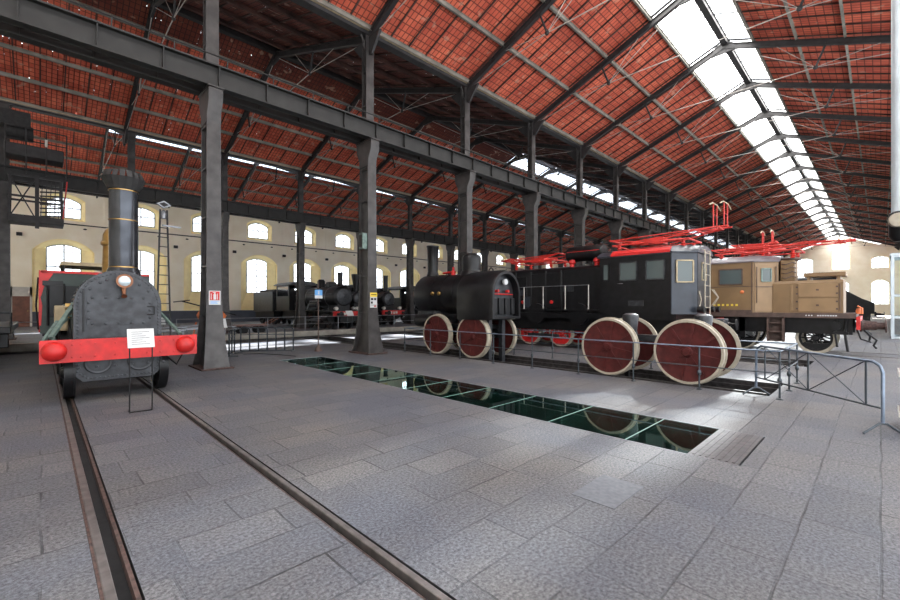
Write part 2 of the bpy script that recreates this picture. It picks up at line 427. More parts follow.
def window(P, c, hw, z0, z1, rise, depth, nv, nh, pane='glass'):
    """framed glazing at given depth"""
    wn[0] += 1
    e = bpy.data.objects.new('window_%d' % wn[0], None); COL.objects.link(e); struct(e)
    o = Vector(P(c, z0, depth)); e.location = o
    Q = lambda s_, z_, d_: Vector(P(s_, z_, d_)) - o
    A = arch(c, hw, z0, z1, rise)
    m = MB(); m.poly([Q(a, b, depth) for a, b in A]); m.build('pane', pane, e, smooth=False)
    f = MB()
    In = arch(c, hw-.07, z0+.07, z1-.07, rise*.95)
    for d in (depth-.06, depth+.02):
        for k in range(len(A)):
            k2 = (k+1) % len(A)
            f.poly([Q(*A[k], d), Q(*A[k2], d), Q(*In[k2], d), Q(*In[k], d)])
    for k in range(len(In)):
        k2 = (k+1) % len(In)
        f.poly([Q(*In[k], depth-.06), Q(*In[k2], depth-.06), Q(*In[k2], depth+.02), Q(*In[k], depth+.02)])
    def strip(a, b, wd):
        a3, b3 = Q(*a, depth-.03), Q(*b, depth-.03)
        f.bar(a3, b3, wd, .05) if abs(a[0]-b[0]) > 1e-4 and False else f.tube([a3, b3], wd/2, 6)
    def top_at(s_):
        R = (hw*hw+rise*rise)/(2*rise); return z1 - R + math.sqrt(max(0, R*R-(s_-c)**2))
    strip((c, z0), (c, z1-.02), .13)
    for i in range(1, nv):
        s_ = c - hw + 2*hw*i/nv
        if abs(s_-c) > .05: strip((s_, z0), (s_, top_at(s_)), .05)
    for j in range(1, nh):
        z_ = z0 + (z1-z0)*j/nh
        if z_ < z1-rise: strip((c-hw, z_), (c+hw, z_), .11 if j == nh//2 else .05)
    f.build('window_frame', 'steel', e, smooth=False)
    return e
def reveal(P, Ao, Ai, depth, step=.22):
    """stepped splayed reveal between the outer and inner arch"""
    m = MB()
    mid = [(a[0]*.86+b[0]*.14, a[1]*.86+b[1]*.14) for a, b in zip(Ao, Ai)]
    L = [[P(*a, 0) for a in Ao], [P(*a, step) for a in Ao], [P(*a, step) for a in mid], [P(*a, depth) for a in Ai]]
    m.loft(L, cap=False)
    return m.build('window_reveal', 'blond', None, smooth=False)
# left wall
PW = lambda s_, z_, d_: (s_, YW + d_, z_)
W = MB()
wl = []
cs = [1.45 + DX*k for k in range(-1, 21)]
x_prev = X0
for i, c in enumerate(cs):
    xa = c - DX/2 if i else X0; xb = c + DX/2 if i < len(cs)-1 else X1
    if c + DX/2 > X1: xb = X1
    A = arch(c, 1.95, 1.3, 7.45, 1.05); wall_cell(W, PW, c, xa, xb, .08, 8.75, A)
    B = arch(c, 1.35, 9.05, 11.3, .5); wall_cell(W, PW, c, xa, xb, 8.75, 13.2, B)
    wl.append((A, B, c))
wall = struct(W.build('wall_left', 'wall', None, smooth=False))
for A, B, c in wl:
    r = reveal(PW, A, arch(c, 1.12, 3.2, 7.05, .30), .85); r.parent = wall
    r = reveal(PW, B, arch(c, 1.10, 9.3, 11.05, .42), .5, .12); r.parent = wall
    window(PW, c, 1.12, 3.2, 7.05, .30, .85, 4, 6)
    window(PW, c, 1.10, 9.3, 11.05, .42, .5, 4, 2)
t = MB()
t.box(X0, X1, YW-.07, YW, 8.70, 8.80); struct(MB().box(X0-.4, X0, YC, YW+1, 0, 12.2).build('wall_shade_front', 'wall', None)); struct(t.build('trim_1', 'iron_dark', None))  # unseen front wall, put in to darken the surfaces facing it
t = MB(); t.box(X0, X1, YW-.03, YW, 8.80, 8.86)
for k in range(-1, 20): t.box(cs[0]+DX*(k+1)+DX/2-.06, cs[0]+DX*(k+1)+DX/2+.06, YW-.04, YW, 8.8, 13.2)
struct(t.build('trim_2', 'wall', None))
struct(MB().box(36, X1, YC-.5, YC-.2, 0, 12.2).build('wall_shade_right', 'wall', None))  # wall stretch mostly out of view, added to shade the end wall
# dark dado in runs
t = MB(); t.box(X0, X1, YW-.04, YW, .08, 1.28); struct(t.build('baseboard_left', 'dado', None))
# flood lamps and vents under the string course
lamp0 = None
for k in range(-1, 12):
    c = cs[0] + DX*(k+1) + DX/2
    L_ = thing('wall_floodlight', 'small dark wall floodlight between arches, %s from the left' % ORD[k+1], 'wall lamp', (c, YW, 7.55), 0, 'floodlights between the arched windows')
    MB().box(-.17,.17,-.34,-.16,-.15,.12).build('lamp_head', 'iron_dark', L_, bevel=.02); MB().box(-.04,.04,-.18,0,-.06,.02).build('bracket', 'iron_dark', L_)
    for dx in (-1.35, 1.0):
        tag(MB().sphere((0,0,0), .11, 1.2, .6, .6).build('wall_speaker', 'black_matt', None), 'little black wall fitting just under the string course of the left wall', 'wall fitting', 'black fittings under the string course').location = (c+dx, YW-.07, 8.42)
# end wall, gable shaped
PE = lambda s_, z_, d_: (X1 + d_, s_, z_)
E = MB(); ends = []
def gable_z(y):
    for y0, y1, yr in NAVES:
        if y0 <= y <= y1: return EAVE + (RIDGE-EAVE)*(1 - abs(y-yr)/((y1-yr) if y > yr else (yr-y0)))
    return EAVE
NAVES = ((YC, YA, 5.6), (YA, YB, 22.3), (YB, YW, 39.7))
spec = [(0.1, 1.25, 2.0, 6.6, .7, 0), (5.4, 1.25, 2.0, 6.6, .7, 0), (10.7,1.25,2.0,6.6,.7,0), (16.,1.25,2.0,6.6,.7,0), (22.3,1.25,2.0,6.6,.7,0), (28,1.25,2.0,6.6,.7,0), (34,1.25,2.,6.6,.7,0), (40,1.25,2.,6.6,.7,0), (45.5,1.25,2.,6.6,.7,0),
        (0.1, 1.2, 8.7, 10.9, .35, 1), (5.4, 1.35, 8.7, 12.9, .5, 1), (10.7,1.3,7.7,11.3,.4,1), (16.,1.2,8.7,10.9,.35,1), (22.3,1.3,8.7,12.9,.5,1), (28,1.2,8.7,10.9,.35,1), (34,1.2,8.7,10.9,.35,1), (40,1.3,8.7,12.9,.5,1), (45.5,1.2,8.7,10.9,.35,1)]
cyl = sorted(s_[0] for s_ in spec if s_[5] == 0)
bd = [-6.0] + [(a+b)/2 for a, b in zip(cyl, cyl[1:])] + [YW]
for s_ in spec:
    i = cyl.index(s_[0]); a, b = bd[i], bd[i+1]
    A = arch(s_[0], s_[1], s_[2], s_[3], s_[4])
    z0, z1 = (0, 7.4) if s_[5] == 0 else (7.4, 13.1)
    wall_cell(E, PE, s_[0], a, b, z0, z1, A)
    ends.append((A, s_))
for y0, y1, yr in NAVES:
    E.poly([(X1, y0+2.8, 13.1), (X1, y1-2.8, 13.1), (X1, yr, RIDGE+.1)])
ew = struct(E.build('wall_back', 'wall', None, smooth=False))
for A, s_ in ends:
    A2 = [(s_[0]+(a-s_[0])*.95, b-.04) for a, b in A]
    m = MB().loft([[PE(*a, 0) for a in A], [PE(*a, .3) for a in A2]], cap=False); m.build('window_reveal', 'blond', ew, smooth=False)
    window(PE, s_[0], s_[1]*.96, s_[2], s_[3]-.03, s_[4], .3, 4, 4)
t = MB(); t.box(X1-.12, X1, -6, YW, 7.3, 7.5); struct(t.build('trim_3', 'wall', None))

# ------------------------------------------------------------------ roof
def zroof(y, n):
    y0, y1, yr = n
    return EAVE + (RIDGE-EAVE)*((y1-y)/(y1-yr) if y > yr else (y-y0)/(yr-y0))
for ni, n in enumerate(NAVES):
    y0, y1, yr = n
    for side, (ye, ys) in enumerate(((y1, yr+1.6), (y0, yr-1.25))):
        ze, zs = EAVE+.22, zroof(ys, n)+.22
        gapm = 'roofdark' if (ni, side) == (1, 1) else ('roofgap' if ni == 1 else 'roof')
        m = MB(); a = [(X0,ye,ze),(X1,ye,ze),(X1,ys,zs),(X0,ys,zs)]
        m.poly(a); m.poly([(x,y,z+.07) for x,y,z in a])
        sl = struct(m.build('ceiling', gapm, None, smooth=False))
        m = MB(); nr = int((X1-X0)/(DX/6))
        for k in range(nr+1):
            x = XA - 2*DX + k*DX/6
            if X0 < x < X1: m.bar((x,ye,ze-.03), (x,ys,zs-.03), .05, .06)
        m.build('rafter', 'darkboard', sl, smooth=False)['kind'] = 'stuff'
        # purlins
        L = abs(ye-ys); np_ = 5 if L > 6.5 else 4
        for j in range(np_):
            y = ye + (ys-ye)*(j+.12)/(np_-.88)
            z = zroof(y, n) + .10
            nm = ('near','middle','far')[ni]; sd = ('left','right')[side]
            o = MB().ibar((X0,y,z), (X1,y,z), .085, .16, .025).build('roof_purlin', 'darkboard' if (ni, side) == (1, 1) else 'purlin', None, smooth=False)
            tag(o, 'iron purlin under the %s slope of the %s aisle, %s from eave' % (sd, nm, ORD[j]), 'purlin')
    # ridge beam and skylight glazing per bay
    o = MB().box(X0, X1, yr-.20, yr+.06, zroof(yr, n)-.12, zroof(yr, n)+.3).build('ridge_beam', 'iron_dark', None)
    tag(o, 'dark iron ridge beam between the skylight strips of the %s aisle' % ('near','middle','far')[ni], 'beam')
    kmin = {0:3, 1:0, 2:0}[ni]
    kmin = -2
    if ni == 2: # narrow strip only: the rest of the crown is tiled
        pass
    for (ya, yb) in ((yr+.06, yr+1.6), (yr-.20, yr-1.25)):
        first = None
        solid = {0: -9, 1: 5, 2: 0}[ni]
        if solid > -9:      # opaque boarded crown before the glazing starts
            m = MB(); za, zb = zroof(ya, n)+.22, zroof(yb, n)+.22; xe = bay(solid)
            m.poly([(X0,ya,za),(xe,ya,za),(xe,yb,zb),(X0,yb,zb)]); m.poly([(X0,ya,za+.07),(xe,ya,za+.07),(xe,yb,zb+.07),(X0,yb,zb+.07)])
            struct(m.build('ceiling', 'roofdark' if ni == 1 else 'roof', None, smooth=False))
        if ni == 2:
            ym = ya + (yb-ya)*.70; zm_ = zroof(ym, n)+.22
            m = MB(); m.poly([(bay(0),ym,zm_),(X1,ym,zm_),(X1,yb,zroof(yb,n)+.22),(bay(0),yb,zroof(yb,n)+.22)]); struct(m.build('ceiling', 'roof', None, smooth=False)); yb = ym
        kmin = max(solid, -2)
        for k in range(kmin, 20):
            wn[0] += 1
            if first is None:
                e = bpy.data.objects.new('window_%d' % wn[0], None); COL.objects.link(e); struct(e); first = e
                za, zb = zroof(ya, n)+.2, zroof(yb, n)+.2
                MB().poly([(.06,ya,za),(DX-.06,ya,za),(DX-.06,yb,zb),(.06,yb,zb)]).build('pane', 'skyglass' if ni == 0 else 'clearsky', e, smooth=False)
                m = MB()
                for q in range(1, 8):
                    x = q*DX/8; m.bar((x,ya,za), (x,yb,zb), .025 if q != 4 else .05, .05)
                for yy, zz in ((ya,za),(yb,zb)): m.bar((0,yy,zz),(DX,yy,zz), .07, .08)
                m.bar((0,ya,za),(0,yb,zb),.09,.1)
                m.build('window_frame', 'iron_dark', e, smooth=False)
            else:
                e = copy_tree(first); e.name = 'window_%d' % wn[0]
            e.location = (bay(k), 0, 0)

def make_truss(n, label, group):
    y0, y1, yr = n
    t = thing('roof_truss', label, 'roof truss', (0,0,0), 0, group)
    zr = RIDGE-.12
    for y, s_ in ((y1-.15, 1), (y0+.15, -1)):
        ze = EAVE-.05
        MB().ibar((0,y,ze), (0,yr,zr), .16, .24, .03).build('principal_rafter', 'iron_dark', t, smooth=False)
        ym, zm = (y+yr)/2, (ze+zr)/2
        nrm = Vector((0, -(zr-ze)*(-1 if y > yr else 1), -abs(yr-y))).normalized()
        foot = Vector((0, ym, zm)) + Vector((0, (.38 if y < yr else -.38), -1.0)).normalized()*1.05
        MB().tube([(0,ym,zm), foot], .045, 6).build('strut', 'iron_dark', t)
        MB().sphere(foot, .10, .7, 1, 1, 8, 6).build('strut_foot', 'iron_dark', t)
        m = MB(); m.tube([(0,y,ze-.1), foot], .016, 5); m.tube([foot, (0,yr,zr-.1)], .016, 5); m.build('tie_rod', 'rod', t)
        q = (.25, .75)
        m = MB()
        for a in q:
            yy, zz = y+(yr-y)*a, ze+(zr-ze)*a
            m.tube([(0,yy,zz), foot], .013, 5)
        m.build('brace_rod', 'rod', t)
        MB().prism([(y,ze-.7),(y+(yr-y)*.02,ze-.7),(y+(yr-y)*.09,ze-.05),(y,ze-.05)], 'x', -.05, .05).build('knee_plate', 'iron_dark', t)
        if s_ == 1: f1 = foot
        else: MB().tube([f1, foot], .022, 5).build('collar_tie', 'rod', t)
    MB().prism([(yr-.55,zr-.38),(yr+.55,zr-.38),(yr+.4,zr+.05),(yr,zr+.2),(yr-.4,zr+.05)], 'x', -.05, .05).build('ridge_gusset', 'iron_dark', t)
    return t
for ni, n in enumerate(NAVES):
    nm = ('near','middle','far')[ni]
    k0 = (1, 0, 0)[ni]
    first = None
    for j, k in enumerate(range(k0, 20)):
        lb = 'dark iron roof truss with thin tie rods over the %s aisle, %s from the left' % (nm, ORD[j])
        g_ = 'trusses of the %s aisle roof' % nm
        if first is None: o = first = make_truss(n, lb, g_)
        else: o = copy_tree(first); o['label'] = lb
        o.location = (bay(k), 0, 0)
# eave beams
for y, nm in ((YA, 'between the near and middle aisles'), (YB, 'between the middle and far aisles')):
    m = MB(); m.box(X0,X1,y-.16,y+.16,EAVE-.02,EAVE+.22)
    t = thing('eave_beam', 'long iron eave beam carrying the valley gutter %s' % nm, 'beam')
    m.build('beam', 'iron_dark', t)
    MB().box(X0,X1,y-.24,y-.17,EAVE+.10,EAVE+.16).build('gutter_board', 'tan', t)
m = MB().box(X0,X1,YW-.25,YW,EAVE-.05,EAVE+.2); tag(m.build('eave_beam','iron_dark',None), 'iron eave plate along the top of the cream left wall', 'beam')
m = MB().box(X0,X1,YC-.16,YC+.16,EAVE-.02,EAVE+.22); tag(m.build('eave_beam','iron_dark',None), 'iron eave beam along the right edge of the near aisle roof', 'beam')

# ------------------------------------------------------------------ columns
def Hsec(hx, hy, tw, tf):
    """H section: flanges on the +-y faces"""
    return [(-hx,-hy),(hx,-hy),(hx,-hy+tf),(tw,-hy+tf),(tw,hy-tf),(hx,hy-tf),(hx,hy),(-hx,hy),(-hx,hy-tf),(-tw,hy-tf),(-tw,-hy+tf),(-hx,-hy+tf)]
def make_column(label, group):
    t = thing('iron_column', label, 'column', (0,0,0), 0, group)
    prof = [(.05,.34,.60),(.2,.315,.56),(.7,.265,.45),(1.3,.225,.37),(2.0,.20,.325),(3.0,.19,.31),(7.2,.18,.29)]
    loops = []
    for z, hx, hy in prof: loops.append([(a,b,z) for a,b in Hsec(hx, hy, .10+max(0,(.7-z))*.12, .07)])
    MB().loft(loops).build('shaft', 'iron', t, smooth=False)
    m = MB()
    for z in (1.5, 2.9, 4.3, 5.7, 6.9): m.box(-.185,.185,-.28,.28,z,z+.05)
    m.build('stiffener', 'iron', t)
    MB().box(-.42,.42,-.70,.70,0,.05).build('base_plate', 'rust', t, bevel=.01)
    m = MB()
    m.prism([(-.29,7.0),(.29,7.0),(.32,7.3),(.48,7.6),(.50,7.95),(-.50,7.95),(-.48,7.6),(-.32,7.3)], 'x', -.19, .19)
    m.box(-.21,.21,-.53,.53,7.95,8.0)
    m.build('capital', 'iron', t, bevel=.015)
    m = MB(); m.loft([[(a,b,z) for a,b in Hsec(.17,.15,.04,.035)] for z in (8.0, 11.95)])
    for z in (9.3, 10.6): m.box(-.16,.16,-.14,.14,z,z+.04)
    m.build('upper_post', 'iron', t, smooth=False)
    m = MB()
    for s_ in (-1,1):
        m.tube([(s_*.08,0,11.45),(s_*.2,0,11.55),(s_*.16,0,11.7),(s_*.3,0,11.97)], .035, 6)
    m.build('knee_bracket', 'iron', t)
    return t
colA0 = None
spA = {0:'carrying the red fire extinguisher sign', 1:'carrying the yellow and white notices', 2:'rising behind the riveted boiler'}
for i in range(0, 20):
    lb = 'flared riveted iron column of the front row, ' + (spA[i] if i in spA else '%s from the left' % ORD[i])
    if i == 0: o = colA0 = make_column(lb, 'front row of iron columns')
    else: o = copy_tree(colA0); o['label'] = lb
    o.location = (bay(i), YA, 0)
for i in range(-1, 19):
    o = copy_tree(colA0); o['group'] = 'rear row of iron columns'
    o['label'] = 'iron column of the rear row on the platform, %s from the left' % ORD[i+1]
    o.location = (bay(i) + {-1:.5, 0:.3}.get(i, 0), YB, .08); 
    for ch in o.children:
        pass

def crane_girder(y, label, z0=8.0, dep=.62):
    t = thing('crane_girder', label, 'girder', (0,y,0))
    m = MB(); m.box(X0,X1,-.018,.018,z0,z0+dep); m.build('web', 'girder', t)
    m = MB(); m.box(X0,X1,-.14,.14,z0,z0+.04); m.box(X0,X1,-.05,.05,z0+.04,z0+.06); m.build('bottom_flange', 'girder', t)
    m = MB(); m.box(X0,X1,-.16,.16,z0+dep-.04,z0+dep); m.build('top_flange', 'girder', t)
    x = XA - 2*DX + .1; st = None; n_ = 0
    while x < X1:
        if st is None:
            m = MB()
            for q in (-1,1): m.prism([(q*.13,z0+.04),(q*.0,z0+.04),(q*.0,z0+dep-.04),(q*.15,z0+dep-.04),(q*.11,z0+dep*.7),(q*.10,z0+.2)], 'x', -.014, .014)
            o = st = m.build('web_stiffener', 'girder', t, smooth=False)
        else:
            o = st.copy(); COL.objects.link(o)
        o.location.x = x; x += DX/4; n_ += 1
    MB().box(X0,X1,-.035,.035,z0+dep,z0+dep+.07).build('crane_rail', 'iron_dark', t)
    return t
g_ = crane_girder(YA-.34, 'riveted crane girder on the front columns, side facing the near aisle')
crane_girder(YA+.34, 'riveted crane girder on the front columns, side facing the middle aisle')
crane_girder(YB-.34, 'riveted crane girder on the rear columns, side facing the middle aisle', 8.08, .72)
crane_girder(YB+.34, 'riveted crane girder on the rear columns, side facing the far aisle', 8.08, .72)
hr = thing('walkway_railing', 'thin railing running along the top of the front crane girder', 'railing', (0,YA-.2,8.62))
m = MB(); m.tube([(X0,.05,.42),(X1,.05,.42)], .022, 6); m.build('top_rail', 'girder', hr)
m = MB(); x = XA-2*DX+.4
while x < X1: m.tube([(x,.05,0),(x,.05,.42)], .02, 5); x += DX/4
m.build('post', 'girder', hr)['kind'] = 'stuff'

# ------------------------------------------------------------------ signs on the columns
t = thing('fire_extinguisher_sign', 'red and white fire extinguisher sign on the nearest left column', 'sign', (bay(0)+.0, YA-.352, 2.02))
MB().box(-.15,.15,-.012,0,-.20,.20).build('panel', 'paper', t)
MB().box(-.125,.125,-.018,-.012,-.07,.18).build('red_field', 'red', t)
m = MB(); m.box(-.035,.035,-.024,-.018,-.05,.10); m.box(-.015,.015,-.024,-.018,.10,.14); m.box(-.05,.03,-.024,-.018,.14,.155); m.box(-.10,-.085,-.024,-.018,-.05,.12); m.box(.06,.075,-.024,-.018,-.05,.12)
m.build('pictogram', 'paper', t)
m = MB(); m.box(-.11,.11,-.016,-.012,-.105,-.09); m.box(-.11,.05,-.016,-.012,-.135,-.12); m.box(-.11,.08,-.016,-.012,-.165,-.15); m.build('caption', 'blue', t)
t = thing('warning_notice', 'yellow over white notice with small pictograms on the column left of the boiler', 'sign', (bay(1)+.02, YA-.345, 2.0))
MB().box(-.15,.15,-.012,0,-.28,.28).build('panel', 'paper', t)
MB().box(-.15,.15,-.018,-.012,.12,.28).build('yellow_field', 'yellow', t)
m = MB()
m.box(-.12,.12,-.022,-.018,.19,.22); m.box(-.12,-.02,-.022,-.012,.0,.08); m.box(.02,.11,-.022,-.012,.0,.08); m.box(-.12,-.04,-.022,-.012,-.13,-.05); m.box(-.11,.11,-.02,-.012,-.19,-.175)
m.build('pictogram', 'black', t)
m = MB().box(.02,.11,-.022,-.012,-.25,-.2); m.build('red_mark', 'red', t)
sp = thing('column_loudspeaker', 'pale green loudspeaker box fixed to the column left of the boiler', 'loudspeaker', (bay(1)-.27, YA-.1, 4.2))
MB().box(-.12,.1,-.15,.12,-.3,.3).build('box', 'verdigris', sp, bevel=.02); MB().box(-.13,-.12,-.1,.08,-.22,.22).build('grille', 'black_matt', sp)

# ------------------------------------------------------------------ rolling stock helpers
def ring(mb, r0, r1, x0, x1, o=(0,0,0), seg=40): mb.lathe([(r0,x0),(r1,x0),(r1,x1),(r0,x1),(r0,x0)], o, 'x', seg); return mb
def disc_wheel(parent, x, side, r=.72, loc=(0,0,0)):
    """loose wheelset wheel: side -1 outward face towards -x"""
    cx, cy, cz = loc
    m = MB()
    prof = [(0,-.05),(.10,-.05),(.13,-.015),(r-.16,.01),(r-.05,-.02),(r-.05,.10),(r-.16,.07),(.13,.11),(0,.12)]
    prof = [(a, b*(1 if side < 0 else -1)) for a, b in prof]
    m.lathe(prof, (x,cy,cz), 'x', 40)
    for k in range(8):
        a = 2*PI*k/8 + .2
        p = Vector((x+(-.012 if side < 0 else .012), cy+math.cos(a)*.11, cz+math.sin(a)*.11)); q = Vector((x+(-.002 if side < 0 else .002), cy+math.cos(a)*(r-.09), cz+math.sin(a)*(r-.09)))
        m.bar(p, q, .05, .03, up=(1,0,0))
    m.lathe([(0,-.09*(1 if side<0 else -1)),(.075,-.09*(1 if side<0 else -1)),(.09,-.03*(1 if side<0 else -1)),(.09,0)], (x,cy,cz), 'x', 20)
    w_ = m.build('wheel', 'wheelred', parent)
    m = MB(); ring(m, r-.052, r, x-.03*(1 if side<0 else -1), x+.10*(1 if side<0 else -1), (0,cy,cz), 48)
    m.lathe([(r-.02, x+.10*(1 if side<0 else -1)), (r+.028, x+.105*(1 if side<0 else -1)), (r+.028, x+.13*(1 if side<0 else -1)), (r-.06, x+.13*(1 if side<0 else -1)), (r-.06,x+.10*(1 if side<0 else -1))], (0,cy,cz), 'x', 48)
    m.build('tyre', 'cream', w_)
    return w_
def spoke_wheel(parent, x, y, r, side=-1, mcore='black', mtyre='black', n=12, tyre=.05, cw=True):
    """spoked driving wheel, outward face towards side*x, resting on z=0"""
    z = r; m = MB(); s_ = side
    ring(m, r-.05-tyre-.04, r-tyre, x-.06, x+.06, (0,y,z), 36)
    m.lathe([(0,x+s_*.11),(.09,x+s_*.11),(.13,x+s_*.06),(.13,x-s_*.06),(0,x-s_*.07)], (0,y,z), 'x', 20)
    for k in range(n):
        a = 2*PI*k/n
        m.bar((x, y+math.cos(a)*.11, z+math.sin(a)*.11), (x, y+math.cos(a)*(r-tyre-.07), z+math.sin(a)*(r-tyre-.07)), .045, .07, up=(1,0,0))
    if cw:
        pts = []
        for k in range(9):
            a = -PI*.85 + PI*.7*k/8; pts.append((y+math.cos(a)*(r-tyre-.06), z+math.sin(a)*(r-tyre-.06)))
        m.prism(pts, 'x', x-.05, x+.055)
    w_ = m.build('wheel', mcore, parent)
    m = MB(); ring(m, r-tyre-.01, r, x-.07, x+.07, (0,y,z), 48)
    ring(m, r-tyre, r+.028, x-s_*.07, x-s_*.095, (0,y,z), 48)
    m.build('tyre', mtyre, w_)
    return w_
def rivets(m, pts, r, ax='y', sgn=-1):
    for p in pts:
        p = Vector(p); pr = [(r,0),(r*.8,sgn*r*.5),(0,sgn*r*.75)]
        m.lathe(pr, p, ax, 7)
    return m
def buffer(parent, x, y0, z, L, r, mt='black', mh=None, name='buffer'):
    m = MB()
    m.lathe([(0,0),(.12,0),(.12,-.04),(.085,-.06),(.075,-L*.6),(.05,-L*.6),(.05,-L+.03),(r,-L+.03),(r*1.0,-L+.01),(r*.6,-L-.01),(0,-L-.02)], (x,y0,z), 'y', 24)
    return m.build(name, mt, parent)

# ------------------------------------------------------------------ loose wheelsets on the display track
first = None
for i, (y, lb) in enumerate(((3.05,'dark red disc wheelset with cream tyres, nearest the barrier corner'), (4.9,'dark red disc wheelset with cream tyres under the black locomotive cab, second from the corner'),
                             (9.65,'dark red disc wheelset with cream tyres below the open firebox end of the boiler'), (11.45,'dark red disc wheelset with cream tyres below the chimney, farthest left'))):
    if first is None:
        t = thing('wheelset', lb, 'wheelset', (11.22,y,.03), 0, 'loose wheelsets on the display track')
        disc_wheel(t, -.76, -1, .72, (0,0,.72)); disc_wheel(t, .76, 1, .72, (0,0,.72))
        MB().lathe([(.07,-.82),(.085,-.7),(.085,-.3),(.07,-.25),(.07,.25),(.085,.3),(.085,.7),(.07,.82)], (0,0,.72), 'x', 16).build('axle', 'black', t)
        m = MB()
        for s_ in (-1,1):
            m.prism([(-.2,.62),(.2,.62),(.2,.8),(.12,.95),(-.12,.95),(-.2,.8)], 'x', s_*.52-.1, s_*.52+.1)
        m.build('axle_box', 'graphite', t, bevel=.02)
        first = t
    else:
        t = copy_tree(first); t['label'] = lb
    t.location = (11.22, y, .03)

# axle spring drums seen above the near wheelsets
for (x, y) in ((10.95,5.05),(11.1,4.45),(11.35,3.15)):
    pass

# ------------------------------------------------------------------ the sectioned boiler
b = thing('sectioned_boiler', 'black cut-open steam boiler with tall chimney above the left wheelsets', 'boiler', (11.2, 8.75, 0))
zc, R = 2.22, .74
L = 5.1
m = MB(); m.lathe([(.70,1.3),(R,1.3),(R,3.0),(R+.02,3.0),(R+.02,3.08),(R,3.08),(R-.01,3.6)], (0,0,zc), 'y', 40)
m.build('barrel', 'black', b)
m = MB(); m.lathe([(R+.03,3.1),(R+.03,3.95),(R-.02,4.05),(R-.12,4.1),(0,4.14)], (0,0,zc), 'y', 40); m.build('smokebox', 'black', b)
for y in (1.9, 2.5):
    m = MB(); m.lathe([(R+.001,y),(R+.015,y),(R+.015,y+.07),(R+.001,y+.07)], (0,0,zc), 'y', 40); m.build('boiler_band', 'black', b)
# firebox: rounded top box, open near end
def ushape(hw, z0, zc_, r, n=16):
    pts = [(-hw,z0)]
    pts += [(-r*math.cos(PI*k/n), zc_ + r*math.sin(PI*k/n)) for k in range(n+1)]
    pts += [(hw,z0)]
    return pts
U0 = ushape(.80, 1.32, 2.2, .80); U1 = ushape(.70, 1.40, 2.2, .70)
m = MB()
lo = [[(u,y,v) for u, v in U0] for y in (.12, 1.55)]
m.loft([[(u*.93,0,2.2+(v-2.2)*.95) for u,v in U0], *lo, [(u*.97,1.6,2.2+(v-2.2)*.97) for u,v in U0]], cap=False)
# ring face of the cut
n_ = len(U0)
for k in range(n_):
    k2 = (k+1) % n_
    m.poly([(U0[k][0]*.93,0,2.2+(U0[k][1]-2.2)*.95), (U0[k2][0]*.93,0,2.2+(U0[k2][1]-2.2)*.95), (U1[k2][0]*.93,0,2.2+(U1[k2][1]-2.2)*.95), (U1[k][0]*.93,0,2.2+(U1[k][1]-2.2)*.95)])
m.loft([[(u*.93,0,2.2+(v-2.2)*.95) for u,v in U1], [(u*.93,.25,2.2+(v-2.2)*.95) for u,v in U1]], cap=False)
m.poly([(u*.97,1.6,2.2+(v-2.2)*.97) for u, v in U0])
m.build('firebox', 'black', b)
m = MB().poly([(u*.93,.25,2.2+(v-2.2)*.95) for u, v in U1]); m.build('backhead', 'graphite', b)
m = MB(); m.box(-.60,-.34,.12,.24,1.5,2.05); m.box(-.26,.0,.12,.24,1.5,2.05); m.box(.08,.34,.12,.24,1.5,2.05); m.box(.42,.6,.12,.24,1.5,2.05); m.build('firehole_door', 'black', b, bevel=.02)
m = MB(); m.lathe([(0,.08),(.05,.08),(.05,.2),(0,.2)], (-.35,0,2.28), 'y', 12); m.lathe([(0,.08),(.05,.08),(.05,.2),(0,.2)], (.2,0,2.28), 'y', 12); m.tube([(-.5,.15,2.18),(.5,.15,2.18)], .02,6); m.build('valve', 'red', b)
m = MB(); m.lathe([(0,.1),(.1,.1),(.1,.18),(0,.18)], (.08,0,2.6), 'y', 16); m.build('gauge', 'paper', b)
m = MB(); m.lathe([(.26,zc+R-.03),(.215,zc+R+.12),(.20,zc+R+.2),(.235,4.10),(.25,4.12),(.25,4.17),(.19,4.17),(.19,zc+R)], (0,3.72,0), 'z', 28); m.build('chimney', 'black', b)
m = MB(); m.lathe([(.42,zc+R-.08),(.38,zc+R+.06),(.35,zc+R+.1),(.35,3.50),(.31,3.60),(.17,3.68),(0,3.70)], (0,1.62,0), 'z', 28); m.build('steam_dome', 'black', b)
m = MB()
for y in (2.85, .7): m.tube([(0,y-.09,zc+R-.03),(0,y-.09,zc+R+.08),(0,y,zc+R+.16),(0,y+.09,zc+R+.08),(0,y+.09,zc+R-.03)], .02, 8)
m.build('lifting_eye', 'black', b)
m = MB(); m.lathe([(.09,0),(.09,.14),(.04,.17),(.04,.3),(0,.3)], (-.1,2.45,zc+R-.02), 'z', 12); m.tube([(-.1,2.45,zc+R+.1),(.1,2.7,zc+R+.1)], .05, 8); m.tube([(-.1,2.45,zc+R+.1),(-.1,3.0,zc+R+.08)], .04, 8); m.build('safety_valve', 'red', b)
for y in (2.55, 2.9):
    m = MB(); m.lathe([(.075,-R+.1),(.075,-R-.03),(.06,-R-.06),(0,-R-.065)], (0,y,zc+.02), 'x', 16); m.build('washout_plug', 'brass', b)
m = MB(); m.box(-.55,.55,2.9,4.0,1.25,1.6); m.prism([(2.8,1.45),(4.1,1.45),(3.9,1.05),(3.0,1.0)], 'x', -.65, .65); m.build('saddle', 'graphite', b, bevel=.05)
for x in (-.35,.35):
    for y in (.5, 1.75, 3.3): MB().box(x-.08,x+.08,y-.08,y+.08,-.25,1.45).build('support_post', 'graphite', b)
m = MB(); m.box(-.42,.42,.7,3.9,.98,1.12); m.lathe([(0,4.0),(.24,4.0),(.27,3.2),(.27,3.1),(0,3.1)], (-.5,0,1.22), 'y', 20); m.build('cylinder_block', 'black', b)
rv = []
